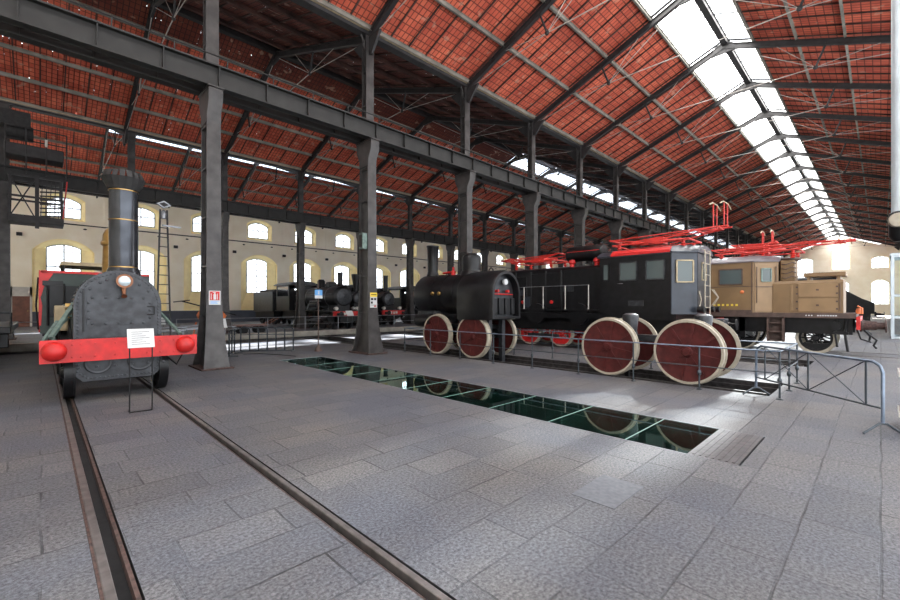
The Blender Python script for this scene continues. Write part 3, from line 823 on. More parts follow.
for k in range(21):
    a = PI*k/20; rv.append((-math.cos(a)*.80, .6, 2.2+math.sin(a)*.80))

# drums between the wheelsets
for x, y, lb in ((11.0,4.55,'grey steel drum spring case behind the second dark red wheel'), (11.3,2.95,'grey steel drum spring case above the nearest dark red wheelset axle')):
    t = thing('spring_case', lb, 'spring case', (x,y,.0))
    MB().lathe([(0,1.1),(.15,1.1),(.2,1.5),(.19,1.56),(.1,1.6),(0,1.6)], (0,0,0), 'z', 20).build('drum', 'graphite', t)
    MB().box(-.16,.16,-.12,.12,.96,1.12).build('saddle', 'black', t)
    MB().box(-.05,.05,.03,.13,-.25,1.1).build('post', 'black', t)
o = MB().box(-.06,.06,-.75,.75,1.02,1.2).build('equalising_bar', 'graphite', None, bevel=.02); tag(o, 'grey steel beam lying between the two nearest wheelsets', 'beam'); o.location = (11.22,4.0,-.2+.05)

# ------------------------------------------------------------------ pantograph
def pantograph(label, loc, y0, y1, hw, z0, z1, bow_y, bow_h, group=None):
    t = thing('pantograph', label, 'pantograph', loc, 0, group)
    m = MB()
    ym = (y0+y1)/2
    for x in (-hw, hw):
        m.tube([(x,y0,z0),(x,y1,z0)], .03, 6)
    for y in (y0, ym, y1): m.tube([(-hw,y,z0),(hw,y,z0)], .035, 6)
    m.build('base_frame', 'pred', t)
    m = MB()
    for x in (-hw*.9, hw*.9):
        m.tube([(x,ym-.3,z0+.05),(x*.9,y0-.2,z0+.28)], .025, 6); m.tube([(x,ym+.3,z0+.05),(x*.9,y1+.2,z0+.24)], .025, 6)
    m.tube([(-hw*.8,y0-.2,z0+.28),(hw*.8,y0-.2,z0+.28)], .03, 6); m.tube([(-hw*.8,y1+.2,z0+.24),(hw*.8,y1+.2,z0+.24)], .03, 6)
    m.build('lower_arm', 'pred', t)
    m = MB()
    for x in (-hw*.7, hw*.7):
        m.tube([(x,y0-.2,z0+.28),(x*.8,bow_y,z1)], .022, 6); m.tube([(x,y1+.2,z0+.24),(x*.8,bow_y,z1)], .022, 6)
    m.tube([(-hw*.7,y0-.2,z0+.28),(hw*.56,bow_y,z1)], .016, 5); m.tube([(hw*.7,y1+.2,z0+.24),(-hw*.56,bow_y,z1)], .016, 5)
    m.tube([(-hw*.56,bow_y,z1),(hw*.56,bow_y,z1)], .03, 6)
    m.build('upper_arm', 'pred', t)
    m = MB()
    for dy in (-.16,.16):
        m.tube([(-hw*.3,bow_y+dy,z1+.02),(-hw*.3,bow_y+dy,z1+bow_h)], .02, 6); m.tube([(hw*.3,bow_y+dy,z1+.02),(hw*.3,bow_y+dy,z1+bow_h)], .02, 6)
        m.tube([(-hw*.3,bow_y+dy,z1+bow_h*.55),(hw*.3,bow_y+dy,z1+bow_h*.55)], .015, 5)
    m.tube([(-hw*.3,bow_y-.3,z1+.02),(-hw*.3,bow_y+.3,z1+.02)], .03, 6); m.tube([(hw*.3,bow_y-.3,z1+.02),(hw*.3,bow_y+.3,z1+.02)], .03, 6)
    h_ = m.build('collector_head', 'pred', t)
    m = MB()
    for dy in (-.16,.16): m.tube([(-hw*.95,bow_y+dy,z1+bow_h-.12),(-hw*.4,bow_y+dy,z1+bow_h),(hw*.4,bow_y+dy,z1+bow_h),(hw*.95,bow_y+dy,z1+bow_h-.12)], .022, 6)
    m.build('contact_strip', 'tan', h_)
    for x in (-hw*.8, hw*.8):
        for y in (y0+.2, y1-.2):
            m = MB(); m.lathe([(.05,z0-.32),(.09,z0-.3),(.05,z0-.26),(.09,z0-.22),(.05,z0-.18),(.09,z0-.14),(.05,z0-.1),(.06,z0)], (x,y,0), 'z', 10)
            m.build('insulator', 'pred', t)
    m = MB(); m.box(-.25,.25,ym-.35,ym+.35,z0-.02,z0+.22); m.tube([(0,ym-.9,z0+.1),(0,ym+.9,z0+.1)], .06, 8); m.build('spring_box', 'pred', t)
    return t

# ------------------------------------------------------------------ black electric locomotive
e = thing('electric_locomotive', 'black electric locomotive with red roof edge and red pantographs behind the wheelsets', 'locomotive', (16.95, 4.4, 0))
zb, zt = 1.50, 3.62
def plan_box(poly_xy, z0, z1, name, mt, parent, crown=0, hw=1.4):
    m = MB(); m.prism(poly_xy, 'z', z0, z1); return m.build(name, mt, parent, smooth=False)
# cab: chamfered nose
side = [(-.80,0),(.80,0),(1.42,.62),(1.42,3.2),(-1.42,3.2),(-1.42,.62)]
plan_box(side, zb, zt, 'cab', 'slate', e)
# the dark side plates
MB().box(-1.435,-1.421,.64,3.2,zb,zt-.02).build('side_plate', 'black', e)
# roof of the cab, arched across x, in red at the edge
def arched_roof(parent, y0, y1, hw, z, rise, mt, ovr=.05, name='cab_roof', chamf=0, hw0=None):
    pts = [(-hw-ovr, z)]
    n = 14
    for k in range(n+1):
        x = -hw-ovr + 2*(hw+ovr)*k/n; pts.append((x, z+.05 + rise*(1-(x/(hw+ovr))**2)**.8 if abs(x) < hw+ovr-1e-6 else z+.05))
    pts.append((hw+ovr, z))
    m = MB()
    loops = []
    if chamf:
        f_ = (hw0+ovr)/(hw+ovr); loops.append([(x*f_, y0, z+(v-z)*.75) for x, v in pts])
        loops.append([(x, y0+chamf, v) for x, v in pts])
    else: loops.append([(x,y0,v) for x, v in pts])
    loops.append([(x,y1,v) for x, v in pts])
    m.loft(loops); return m.build(name, mt, parent)
arched_roof(e, -.06, 3.3, 1.42, zt, .34, 'slate', chamf=.66, hw0=.85)
m = MB(); m.bar((-1.46,.66,zt+.07),(-1.46,2.75,zt+.07),.04,.09); m.bar((-1.36,.66,zt+.16),(-1.36,2.75,zt+.16),.22,.04,up=(-.7,0,1)); m.build('red_roof_edge', 'red', e)
# windows
def cab_window(parent, p, u, v, w_, h_, frame='cream', d=.02):
    """p centre, u horizontal unit, v normal unit"""
    p, u, v = Vector(p), Vector(u).normalized(), Vector(v).normalized(); z = Vector((0,0,1))
    m = MB()
    c = [p+v*d+u*(w_/2*a)+z*(h_/2*b_) for a, b_ in ((-1,-1),(1,-1),(1,1),(-1,1))]
    for a, b_ in zip(c, c[1:]+c[:1]): m.bar(a, b_, .045, .04, up=v)
    fr_ = m.build('cab_window', frame, parent, smooth=False)
    c = [p+v*(d+.002)+u*(w_/2*a)+z*(h_/2*b_) for a, b_ in ((-1,-1),(1,-1),(1,1),(-1,1))]
    MB().poly(c).build('pane', 'cabglass', fr_, smooth=False)
    return fr_
cab_window(e, (-1.12,.30,2.98), (-1,1,0), (-1,-1,0), .56, .74, 'tan')
cab_window(e, (1.12,.30,2.98), (1,1,0), (1,-1,0), .56, .74, 'tan')
cab_window(e, (-1.435,1.15,3.06), (0,1,0), (-1,0,0), .62, .66, 'graphite')
cab_window(e, (-1.435,2.1,3.06), (0,1,0), (-1,0,0), .62, .66, 'graphite')
cab_window(e, (-1.435,2.95,3.06), (0,1,0), (-1,0,0), .22, .6, 'black')
cab_window(e, (-.1,0,3.0), (1,0,0), (0,-1,0), .5, .6, 'tan')
# nose face, given a paler tone for the light on it, and ladder
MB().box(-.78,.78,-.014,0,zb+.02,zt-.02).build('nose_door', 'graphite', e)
m = MB()
for x in (-.52, .08): m.tube([(x,-.16,1.25),(x,-.16,3.72),(x,.02,3.78)], .022, 6)
for k in range(7): m.tube([(-.52,-.16,1.35+.38*k),(.08,-.16,1.35+.38*k)], .018, 6)
m.build('ladder', 'cream', e)
m = MB(); m.tube([(-.95,-.1,1.7),(-.95,-.16,2.0),(-.95,-.1,2.3)],.018,6); m.tube([(1.0,-.05,1.8),(1.05,-.2,2.1),(1.0,-.05,2.4)],.018,6); m.tube([(.75,-.05,1.8),(.75,-.25,2.1),(.75,-.05,2.4)],.018,6); m.build('grab_rail', 'cream', e)
# small rivets along the roof
# frame, buffer beam
m = MB(); m.box(-1.38,1.38,.5,8.9,1.28,1.5); m.box(-1.0,1.0,.3,8.8,.75,1.3); m.build('underframe', 'black', e)
m = MB(); m.box(-1.3,1.3,-.32,-.2,.98,1.34); m.box(-1.0,1.0,-.2,.5,1.05,1.3); bm_ = m.build('buffer_beam', 'red', e)
buffer(e, -.87, -.32, 1.12, .5, .2); buffer(e, .87, -.32, 1.12, .5, .2)
for x in (-.95, .95, 0.25): MB().lathe([(0,.0),(.10,.0),(.12,-.2),(.10,-.22),(0,-.21)], (x,-.05,1.66), 'y', 16).build('headlamp', 'black', e)
m = MB(); m.lathe([(0,.9),(.2,.9),(.28,1.32),(.26,1.36),(0,1.36)], (-.4,-.55,0), 'z', 16); m.build('sand_pot', 'graphite', e)
# hood portion
m = MB()
hy0, hy1 = 3.2, 8.9
pr = [(-1.15,1.5),(-1.15,3.2),(-1.05,3.38),(-.8,3.46),(.8,3.46),(1.05,3.38),(1.15,3.2),(1.15,1.5)]
m.prism(pr, 'y', hy0, hy1); m.build('machine_hood', 'black', e, ang=50)
m = MB(); m.box(-1.2,-1.15,3.3,4.9,1.6,3.3); m.box(-1.19,-1.15,5.0,6.6,1.7,3.2); m.box(-1.18,-1.15,6.8,8.7,1.7,3.1)
for y in (5.05,5.8,6.55,7.4,8.2): m.box(-1.22,-1.15,y-.03,y+.03,1.5,3.3)
m.build('hood_door', 'black', e, bevel=.015)
m = MB(); m.box(-1.185,-1.16,7.0,7.7,2.25,2.5); m.box(-1.2,-1.16,6.6,6.9,1.7,2.2); m.build('vent_louvre', 'slate', e)
m = MB()
m.box(-1.215,-1.20,4.45,4.95,2.38,2.66); m.build('number_plate', 'graphite', e)
MB().box(-1.447,-1.435,1.55,2.1,1.78,1.98).build('builder_plate', 'graphite', e)
# running board and posts
m = MB(); m.box(-1.42,1.42,3.2,9.0,1.58,1.65); m.build('running_board', 'black', e)
for y in (3.09,3.7,4.73,5.8,6.8):
    MB().tube([(-1.38,y,1.65),(-1.38,y,2.62)], .022, 6).build('handrail_post', 'white', e)
m = MB(); m.tube([(-1.38,3.7,2.62),(-1.38,8.6,2.62)], .012, 6); m.tube([(-1.435,2.3,2.62),(-1.38,3.09,2.62)], .016, 6); m.build('handrail', 'steel', e)
# wheel arches
m = MB()
for y in (4.2, 6.2):
    m = MB(); m.lathe([(0,-1.34),(.44,-1.34),(.44,-1.1),(.38,-1.1),(0,-1.1)], (0,y,1.46), 'x', 28); m.build('splasher', 'black', e)
m = MB(); m.lathe([(0,3.4),(.05,3.4),(.30,3.42),(.33,3.5),(.33,4.95),(.30,5.03),(0,5.07)], (-.55,0,3.98), 'y', 24); m.build('air_reservoir', 'black', e)
m = MB(); m.bar((-.88,3.5,4.05),(-.88,4.95,4.05),.02,.02); m.build('red_line', 'red', e)
m = MB()
for y in (3.55, 4.65): m.lathe([(.10,3.4),(.10,3.52),(.15,3.58),(.12,3.70),(0,3.73)], (-.97,y,0), 'z', 14)
m.build('roof_insulator', 'red', e)
m = MB(); m.box(-.4,.4,3.3,3.9,3.4,3.75); m.box(-1.0,-.5,2.9,3.35,3.6,3.9); m.build('roof_box', 'black', e, bevel=.03)
for y in (5.5,7.0): MB().lathe([(0,-1.0),(.08,-1.0),(.08,-1.22),(0,-1.24)], (0,y,1.95), 'x', 12).build('red_tap', 'red', e)
for y, r in ((2.0,.5),(5.3,.56),(6.9,.56),(8.2,.5)):
    spoke_wheel(e, -.75, y, r, -1, 'red', 'cream', 10, .05); 
for y, r in ((2.0,.5),(5.3,.56),(6.9,.56),(8.2,.5)):
    spoke_wheel(e, .75, y, r, 1, 'red', 'cream', 10, .05)
m = MB(); m.bar((-.92,5.3,.5),(-.92,6.9,.5),.05,.12); m.build('coupling_rod', 'graphite', e)
for ch in e.children:
    if ch.name.startswith('wheel') : ch.location.z = .03
pantograph('red pantograph raised over the cab roof of the black electric locomotive', (16.95,0,0), 4.7, 7.4, .75, 4.15, 4.5, 3.9, .85)
pantograph('red pantograph folded at the left end of the black electric locomotive roof', (16.95,0,0), 10.1, 12.4, .75, 3.82, 4.0, 13.2, .12)

# ------------------------------------------------------------------ brown electric locomotive
e = thing('electric_locomotive', 'ochre brown electric locomotive with low hood and red pantograph on the right', 'locomotive', (21.75, .6, 0))
zb, zt = 1.52, 3.55
plan_box([(-.68,2.25),(.68,2.25),(1.25,2.98),(1.25,11.5),(-1.25,11.5),(-1.25,2.98)], zb, zt, 'cab', 'brown', e)
arched_roof(e, 2.2, 11.5, 1.25, zt, .3, 'brownroof', chamf=.75, hw0=.7)
# chamfer door panel
dn = Vector((-1.25+.68, 2.98-2.25, 0)).normalized(); nn = Vector((-dn.y, dn.x, 0)); nn = nn if nn.y < 0 else -nn
c0 = Vector((-.965, 2.615, 0))
m = MB(); q = [c0+nn*.012+dn*a for a in (-.42,.42)]
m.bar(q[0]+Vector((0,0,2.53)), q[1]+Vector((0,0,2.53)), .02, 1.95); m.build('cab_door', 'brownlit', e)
m = MB()
for a in (-.34, .36): m.tube([c0+nn*.06+dn*a+Vector((0,0,1.9)), c0+nn*.06+dn*a+Vector((0,0,3.35))], .014, 6)
m.bar(c0+nn*.03+dn*-.4+Vector((0,0,2.55)), c0+nn*.03+dn*.4+Vector((0,0,2.55)), .03, .025); m.build('door_bar', 'umber', e)
cab_window(e, c0+Vector((0,0,3.02)), dn, nn, .34, .5, 'verdigris', .035)
cab_window(e, (-1.25,3.75,2.98), (0,1,0), (-1,0,0), .80, .62, 'umber')
cab_window(e, (-1.25,6.3,2.98), (0,1,0), (-1,0,0), .80, .62, 'umber'); cab_window(e, (-1.25,8.3,2.98), (0,1,0), (-1,0,0), .80, .62, 'umber')
m = MB(); m.box(-1.262,-1.25,3.0,11.4,2.56,2.585); 
for y in (3.03, 4.95, 7.2): m.box(-1.265,-1.25,y-.015,y+.015,zb,zt)
m.build('body_seam', 'umber', e)
m = MB(); 
for k in range(6):
    y = 4.35-.16*k; m.box(-1.258,-1.25,y-.05,y+.03,1.78,1.86)
m.build('yellow_lettering', 'yellow', e)
MB().sphere((-1.27,3.35,2.35), .07, .4, 1, 1).build('marker_lamp', 'orange', e)
m = MB(); m.box(-1.26,-1.25,3.05,11.4,1.52,1.62); m.build('sill_band', 'umber', e)
# hood
hd = [(-.86,zb),(-.86,2.65),(-.8,2.76),(.8,2.76),(.86,2.65),(.86,zb)]
m = MB(); m.prism(hd, 'y', .35, 2.4); m.build('machine_hood', 'brown', e, smooth=False)
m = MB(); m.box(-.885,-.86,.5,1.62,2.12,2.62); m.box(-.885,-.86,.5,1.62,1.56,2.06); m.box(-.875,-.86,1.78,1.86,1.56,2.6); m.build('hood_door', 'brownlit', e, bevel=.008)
for z in (1.68,1.95,2.25,2.5):
    for y in (.52,1.66): MB().box(-.90,-.87,y-.03,y+.03,z-.03,z+.03).build('hinge', 'umber', e)
for z in (1.8,2.38): MB().box(-.90,-.87,1.02,1.1,z-.02,z+.04).build('door_handle', 'umber', e)
MB().tube([(-.9,.44,1.6),(-.9,.44,2.6)], .012, 6).build('grab_rail', 'umber', e)
MB().box(-.5,.5,.30,1.5,2.9,3.06).build('roof_box', 'brown', e, bevel=.02)
m = MB(); m.box(-.45,.45,.45,.55,2.76,2.9); m.box(-.45,.45,1.3,1.4,2.76,2.9); m.build('roof_box_foot', 'brown', e)
m = MB(); m.box(-.62,.3,1.75,2.2,2.76,3.6); m.build('switch_housing', 'brown', e, bevel=.03)
m = MB()
for k in range(4): m.tube([(-.7,2.15,2.9+.18*k),(-.82,2.0,2.86+.18*k),(-.75,1.8,2.95+.18*k),(-.62,1.72,2.9+.18*k)], .022, 6)
m.lathe([(.2,3.55),(.34,3.62),(.34,3.68),(.1,3.72),(0,3.72)], (-.35,1.9,0), 'z', 16); m.build('cable_coil', 'umber', e)
# frame
m = MB(); m.box(-1.27,1.27,.0,11.4,1.34,1.52); m.build('running_board', 'umber', e)
m = MB(); m.box(-1.0,-.9,.1,11.3,.75,1.36); m.box(.9,1.0,.1,11.3,.75,1.36); m.box(-1,1,3.3,3.5,.5,1.36); m.box(-.8,.8,5.2,6.4,.3,1.36); m.build('main_frame', 'black', e)
m = MB()
for k, y in enumerate((1.35,1.27,1.19)): m.box(-1.279,-1.27,y-.02-.1*0,y+.02,1.41,1.45)
for k in range(8): m.box(-1.279,-1.27,.5+.07*k,.55+.07*k,1.41,1.45)
m.build('white_lettering', 'paper', e)
m = MB(); m.box(-1.3,1.3,-.1,.0,.95,1.40); bb = m.build('buffer_beam', 'red', e)
for x in (-.87,.87):
    m = MB(); m.lathe([(0,.02),(.19,0),(.19,-.05),(.14,-.1),(.12,-.42),(.09,-.42),(.09,-.62),(.22,-.63),(.2,-.67),(0,-.68)], (x,-.08,1.07), 'y', 24); m.build('buffer', 'rust', e)
m = MB()
m.tube([(-.25,-.1,1.0),(-.25,-.3,.75),(-.25,-.5,.55),(-.25,-.42,.35),(-.25,-.5,.25)], .035, 8); m.tube([(.1,-.1,1.0),(.1,-.35,.75),(.1,-.3,.5)], .03, 8)
m.tube([(-.7,.0,.95),(-.7,-.1,.6),(-.7,-.35,.5)], .03, 8); m.tube([(-.7,-.35,.5),(-.25,-.45,.5)], .02, 6); m.build('coupling_chain', 'black', e)
m = MB(); m.tube([(-1.05,-.14,1.5),(-1.05,-.14,1.7),(-1.05,-.02,1.78)],.03,8); m.lathe([(0,1.5),(.07,1.5),(.08,1.62),(.05,1.7),(0,1.7)], (-.9,-.05,0),'z',12); m.build('signal_lamp', 'orange', e)
# steps
m = MB()
for k in range(3): 
    z = .42+.34*k; m.box(-1.27,-1.05,2.05,2.5,z,z+.04)
    m.lathe([(.14,-1.06),(.16,-1.06),(.16,-1.04),(.14,-1.04)], (0,2.275,z+.12), 'x', 16)
m.box(-1.27,-1.0,2.0,2.06,.4,1.36); m.box(-1.27,-1.0,2.48,2.54,.4,1.36); m.box(-1.06,-1.03,2.0,2.5,.4,1.36); m.build('step_box', 'umber', e)
m = MB(); m.tube([(-1.1,.25,1.3),(-1.1,.3,.8),(-1.1,.22,.15)], .04, 6); m.tube([(-1.1,.5,1.3),(-1.1,.55,.7),(-1.1,.5,.3)], .035, 6); m.box(-1.15,-1.05,.2,.6,.75,.85); m.lathe([(0,-1.15),(.16,-1.15),(.16,-.95),(0,-.95)], (0,.55,1.05),'x',16)
m.build('brake_rigging', 'black', e)
spoke_wheel(e, -.80, 1.12, .58, -1, 'black', 'cream', 11, .075)
spoke_wheel(e, .80, 1.12, .58, 1, 'black', 'cream', 11, .075)
for y in (3.6, 5.5, 7.4):
    spoke_wheel(e, -.80, y, .75, -1, 'black', 'cream', 14, .022); spoke_wheel(e, .80, y, .75, 1, 'black', 'cream', 14, .022)
m = MB(); m.bar((-.98,3.6,.6),(-.98,7.4,.6),.05,.13); m.build('coupling_rod', 'black', e)
pantograph('wide red pantograph lying flat over the brown electric locomotive', (21.75,0,0), 2.2, 5.0, .85, 3.98, 4.22, .95, .10)
pp = pantograph('small red pantograph with upright bow on the brown electric locomotive cab', (21.75,0,0), 3.2, 4.3, .5, 4.15, 4.35, 3.3, .55)

# ------------------------------------------------------------------ steam locomotive with red buffer beam (left foreground)
s = thing('steam_locomotive', 'old graphite grey steam locomotive with tall chimney and red buffer beam', 'locomotive', (1.13, 10.3, 0))
# front plate
def front_outline(hw, z0, zc_, n=20, ch=.14):
    pts = [(-hw+ch, z0), (hw-ch, z0), (hw, z0+ch)]
    pts += [(hw*math.cos(PI*k/n), zc_+hw*math.sin(PI*k/n)) for k in range(n+1)]
    pts += [(-hw, z0+ch)]
    return pts
FO = front_outline(.68, .36, 1.80)
m = MB(); m.prism(FO, 'y', .34, 1.15); m.build('smokebox', 'graphite', s)
FI = front_outline(.69, .35, 1.80)
m = MB(); m.prism(FI, 'y', .27, .36); per = front_outline(.635, .41, 1.80, 30)
def resample(poly, step):
    out = []; n = len(poly)
    for k in range(n):
        a, b_ = Vector(poly[k]), Vector(poly[(k+1) % n]); d = (b_-a).length; c = max(1, round(d/step))
        for j in range(c): out.append(tuple(a + (b_-a)*j/c))
    return out
rivets(m, [(x, .268, z) for x, z in resample(per, .066)], .021)
rivets(m, [(-.62+.27*k, .268, z) for k in range(6) for z in (.62,)] + [(-.3,.268,2.25),(.32,.268,2.22),(.46,.268,2.1),(-.45,.268,2.12),(-.2,.268,2.3)], .03)
m.build('front_plate', 'graphite', s)
# square door plates with studs
m = MB(); m.box(-.50,.52,.245,.27,1.42,1.98)
rivets(m, [(-.42+.2*k, .243, z) for k in range(5) for z in (1.45,1.95)] + [(-.47, .243, z) for z in (1.55,1.7,1.85)] + [(.49,.243,z) for z in (1.55,1.7,1.85)], .026); m.build('smokebox_door', 'graphite', s)
MB().box(-.56,-.535,.23,.27,1.30,2.08).build('door_bar', 'black', s); MB().tube([(.44,.24,1.62),(.56,.22,1.62),(.56,.22,1.78),(.44,.24,1.78)], .012, 6).build('door_handle', 'black', s)
for x in (-.33,.33): MB().lathe([(.20,.26),(.22,.24),(.20,.23),(.17,.24)], (x,0,.70), 'y', 24).build('valve_cover', 'graphite', s)
# buffer beam
m = MB(); m.box(-1.15,1.27,-.06,.02,.77,1.18)
rivets(m, [(x,-.062,z) for x in (-.72,-.6,-.4,-.1,.12,.4,.62,.85) for z in (.86,1.09)], .018); bb = m.build('buffer_beam', 'red', s)
for x in (-.96, 1.05):
    m = MB(); m.lathe([(.17,-.06),(.175,-.09),(.165,-.14),(.13,-.20),(.07,-.235),(0,-.245)], (x,0,.98), 'y', 28); bf = m.build('buffer', 'red', s)
m = MB(); m.box(-1.05,-.75,.02,1.6,.82,.98); m.box(.75,1.05,.02,1.6,.82,.98); m.box(-.95,-.88,1.5,6.9,.75,1.05); m.box(.88,.95,1.5,6.9,.75,1.05); m.box(-1.1,1.1,4.9,6.9,1.0,1.1); m.build('frame', 'black', s)
m = MB(); m.bar((-1.0,.1,1.22),(-.6,.75,1.95),.07,.05); m.bar((-1.1,.2,1.15),(-.9,.5,1.5),.05,.05); m.build('stay_bar', 'verdigris', s)
m = MB(); m.bar((1.0,.1,1.2),(.66,.7,1.75),.05,.04); m.build('stay_bar', 'verdigris', s)
m = MB(); m.tube([(.72,.3,.8),(.95,.2,.55),(1.05,.1,.8)],.02,6); m.build('brake_hanger','black',s)
# lamp
m = MB(); m.lathe([(0,.20),(.09,.20),(.115,.12),(.115,.02),(.135,0),(.135,-.02),(.10,-.02)], (.05,.05,2.28), 'y', 28); m.tube([(.05,.2,2.2),(.05,.15,2.02),(.05,.1,1.98)], [.05,.03,.05], 8); m.build('lamp_body', 'copper', s)
m = MB(); m.lathe([(.10,0),(.06,-.03),(0,-.04)], (.05,.04,2.28), 'y', 24); m.build('lamp_lens', 'lens', s)
# boiler barrel
m = MB(); m.lathe([(.60,1.1),(.60,4.4)], (0,0,1.78), 'y', 36); m.build('barrel', 'black', s)
rv = []
for y in (1.2, 1.3, 2.1, 3.0):
    for k in range(40):
        a = 2*PI*k/40; rv.append((math.cos(a)*.605, y, 1.78+math.sin(a)*.605))
m = MB()
for p in rv: m.sphere(p, .02, 1,1,1, 6, 4)
m.build('barrel_rivets', 'steel', s)
rv = []
m = MB()
for k in range(26):
    a = PI*k/25
    for y in (.45,.60,1.02): m.sphere((math.cos(a)*.685, y, 1.8+math.sin(a)*.685), .02, 1,1,1,6,4)
m.build('smokebox_rivets', 'graphite', s)
# chimney
m = MB(); m.lathe([(.30,2.40),(.28,2.52),(.25,2.58),(.245,4.24),(.19,4.24),(.19,2.5)], (.11,.72,0), 'z', 32); m.build('chimney', 'chim', s)
for z in (2.58, 3.55, 4.16): MB().lathe([(.250,z),(.256,z),(.256,z+.02),(.250,z+.02)], (.11,.72,0), 'z', 32).build('brass_band', 'brass', s)
m = MB(); m.lathe([(.20,4.18),(.26,4.20),(.30,4.26),(.31,4.36),(.28,4.44),(.22,4.4),(.2,4.18)], (.11,.72,0), 'z', 32)
for k in range(18):
    a = 2*PI*k/18; c, d = math.cos(a), math.sin(a)
    for (r0,z0,r1,z1,w0) in ((.27,4.2,.37,4.42,.12),(.37,4.42,.31,4.56,.10)):
        t_ = Vector((-d, c, 0))
        A = Vector((.11+c*r0,.72+d*r0,z0)); B = Vector((.11+c*r1,.72+d*r1,z1))
        m.poly([A-t_*w0*.4, A+t_*w0*.4, B+t_*w0*.5, B-t_*w0*.5])
        O = Vector((c*.02,d*.02,.0)); m.poly([A-t_*w0*.4-O, B-t_*w0*.5-O, B+t_*w0*.5-O, A+t_*w0*.4-O])
m.build('chimney_crown', 'black_matt', s)
# brass dome
m = MB(); m.lathe([(.34,2.2),(.30,2.36),(.22,2.42),(.20,3.2),(.24,3.24),(.24,3.30),(.21,3.34),(.20,3.48),(.15,3.6),(.07,3.68),(0,3.7)], (.12,2.55,0), 'z', 28); m.build('steam_dome', 'brass', s)
# wheels
for y, r in ((.75,.50),(2.9,.80),(4.8,.80)):
    spoke_wheel(s, -.75, y, r, -1, 'black', 'black', 12, .06); spoke_wheel(s, .75, y, r, 1, 'black', 'black', 12, .06)
m = MB(); m.lathe([(0,-.75),(.07,-.75),(.07,.75),(0,.75)], (0,.75,.5), 'x', 12); m.build('axle', 'black', s)
# cab weatherboard with red borders
m = MB(); m.box(-1.14,1.1,4.3,4.36,1.1,2.66); m.build('weatherboard', 'green', s)
m = MB(); m.box(-1.12,1.1,4.27,4.32,2.62,2.68); m.prism([(-1.16,1.3),(-1.12,1.3),(-1.10,1.8),(-1.13,2.0),(-1.06,2.30),(-.9,2.60),(-1.16,2.68)], 'y', 4.27, 4.32); m.build('red_border', 'red', s)
m = MB(); m.box(-1.15,-1.11,4.36,6.2,1.2,2.4); m.box(1.07,1.10,4.36,6.2,1.2,2.4); m.build('side_sheet', 'green', s)
m = MB(); m.tube([(-1.17,4.3,1.2),(-1.21,4.32,1.8),(-1.17,4.3,2.5)], .02, 6); m.build('grab_rail', 'black', s)
m = MB(); m.box(-1.0,-.2,4.22,4.28,1.5,2.3); m.tube([(-1.0,4.2,1.3),(-1.0,4.2,2.3)], .03,6); m.tube([(-.7,4.15,1.25),(-.7,4.15,2.35)], .02,6); m.box(-1.1,-.72,4.2,4.26,2.3,2.42); m.build('pipework', 'black', s)
m = MB(); m.box(-.92,-.70,2.0,2.3,1.25,1.8); m.build('tool_box', 'tan', s, bevel=.02)
m = MB(); m.box(-.75,.65,4.6,6.2,2.86,2.95); m.build('roof_board', 'tan', s)
m = MB()
for x in (-.7,.6):
    for y in (4.7,6.1): MB().tube([(x,y,1.1),(x,y,2.87)], .025, 6).build('roof_post', 'black', s)
m = MB(); m.lathe([(0,4.2),(.62,4.2),(.62,5.4),(0,5.4)], (0,0,1.75), 'y', 30); m.build('firebox', 'black', s)
m = MB(); m.tube([(-.95,.6,1.15),(-.95,1.5,1.15),(-.72,1.6,1.7),(-.72,3.9,1.8)], .03, 8); m.tube([(-.7,.9,1.6),(-.85,1.2,1.4),(-.9,1.6,1.3)], .025, 8); m.build('hand_pipe', 'verdigris', s)
m = MB(); m.lathe([(0,.0),(.05,.0),(.05,.1),(.03,.16),(.06,.2),(0,.22)], (-.74,.95,1.55), 'z', 12); m.box(-.78,-.70,.9,1.0,1.78,1.84); m.build('brass_cock', 'brass', s)
for q in (-1,1):
    m = MB(); m.lathe([(0,.4),(.24,.4),(.26,.45),(.26,1.05),(.24,1.1),(0,1.1)], (q*.50,0,.62), 'y', 20); m.build('cylinder', 'graphite', s)
# tender
t = thing('tender', 'dark green tender with red edges behind the old steam locomotive', 'tender', (1.13, 17.6, 0))
m = MB(); m.box(-1.15,1.15,0,3.6,1.0,2.3); m.build('tank', 'green', t, bevel=.03)
m = MB(); m.box(-1.17,1.17,-.02,0,2.27,2.32); m.box(-1.17,-1.13,-.02,0,1,2.3); m.build('red_border', 'red', t)
m = MB(); m.box(-1.0,1.0,.1,3.5,.75,1.0); m.build('frame', 'black', t)
for y in (.8,2.8):
    for q in (-1,1): spoke_wheel(t, q*.75, y, .5, q, 'black','black',10,.05)

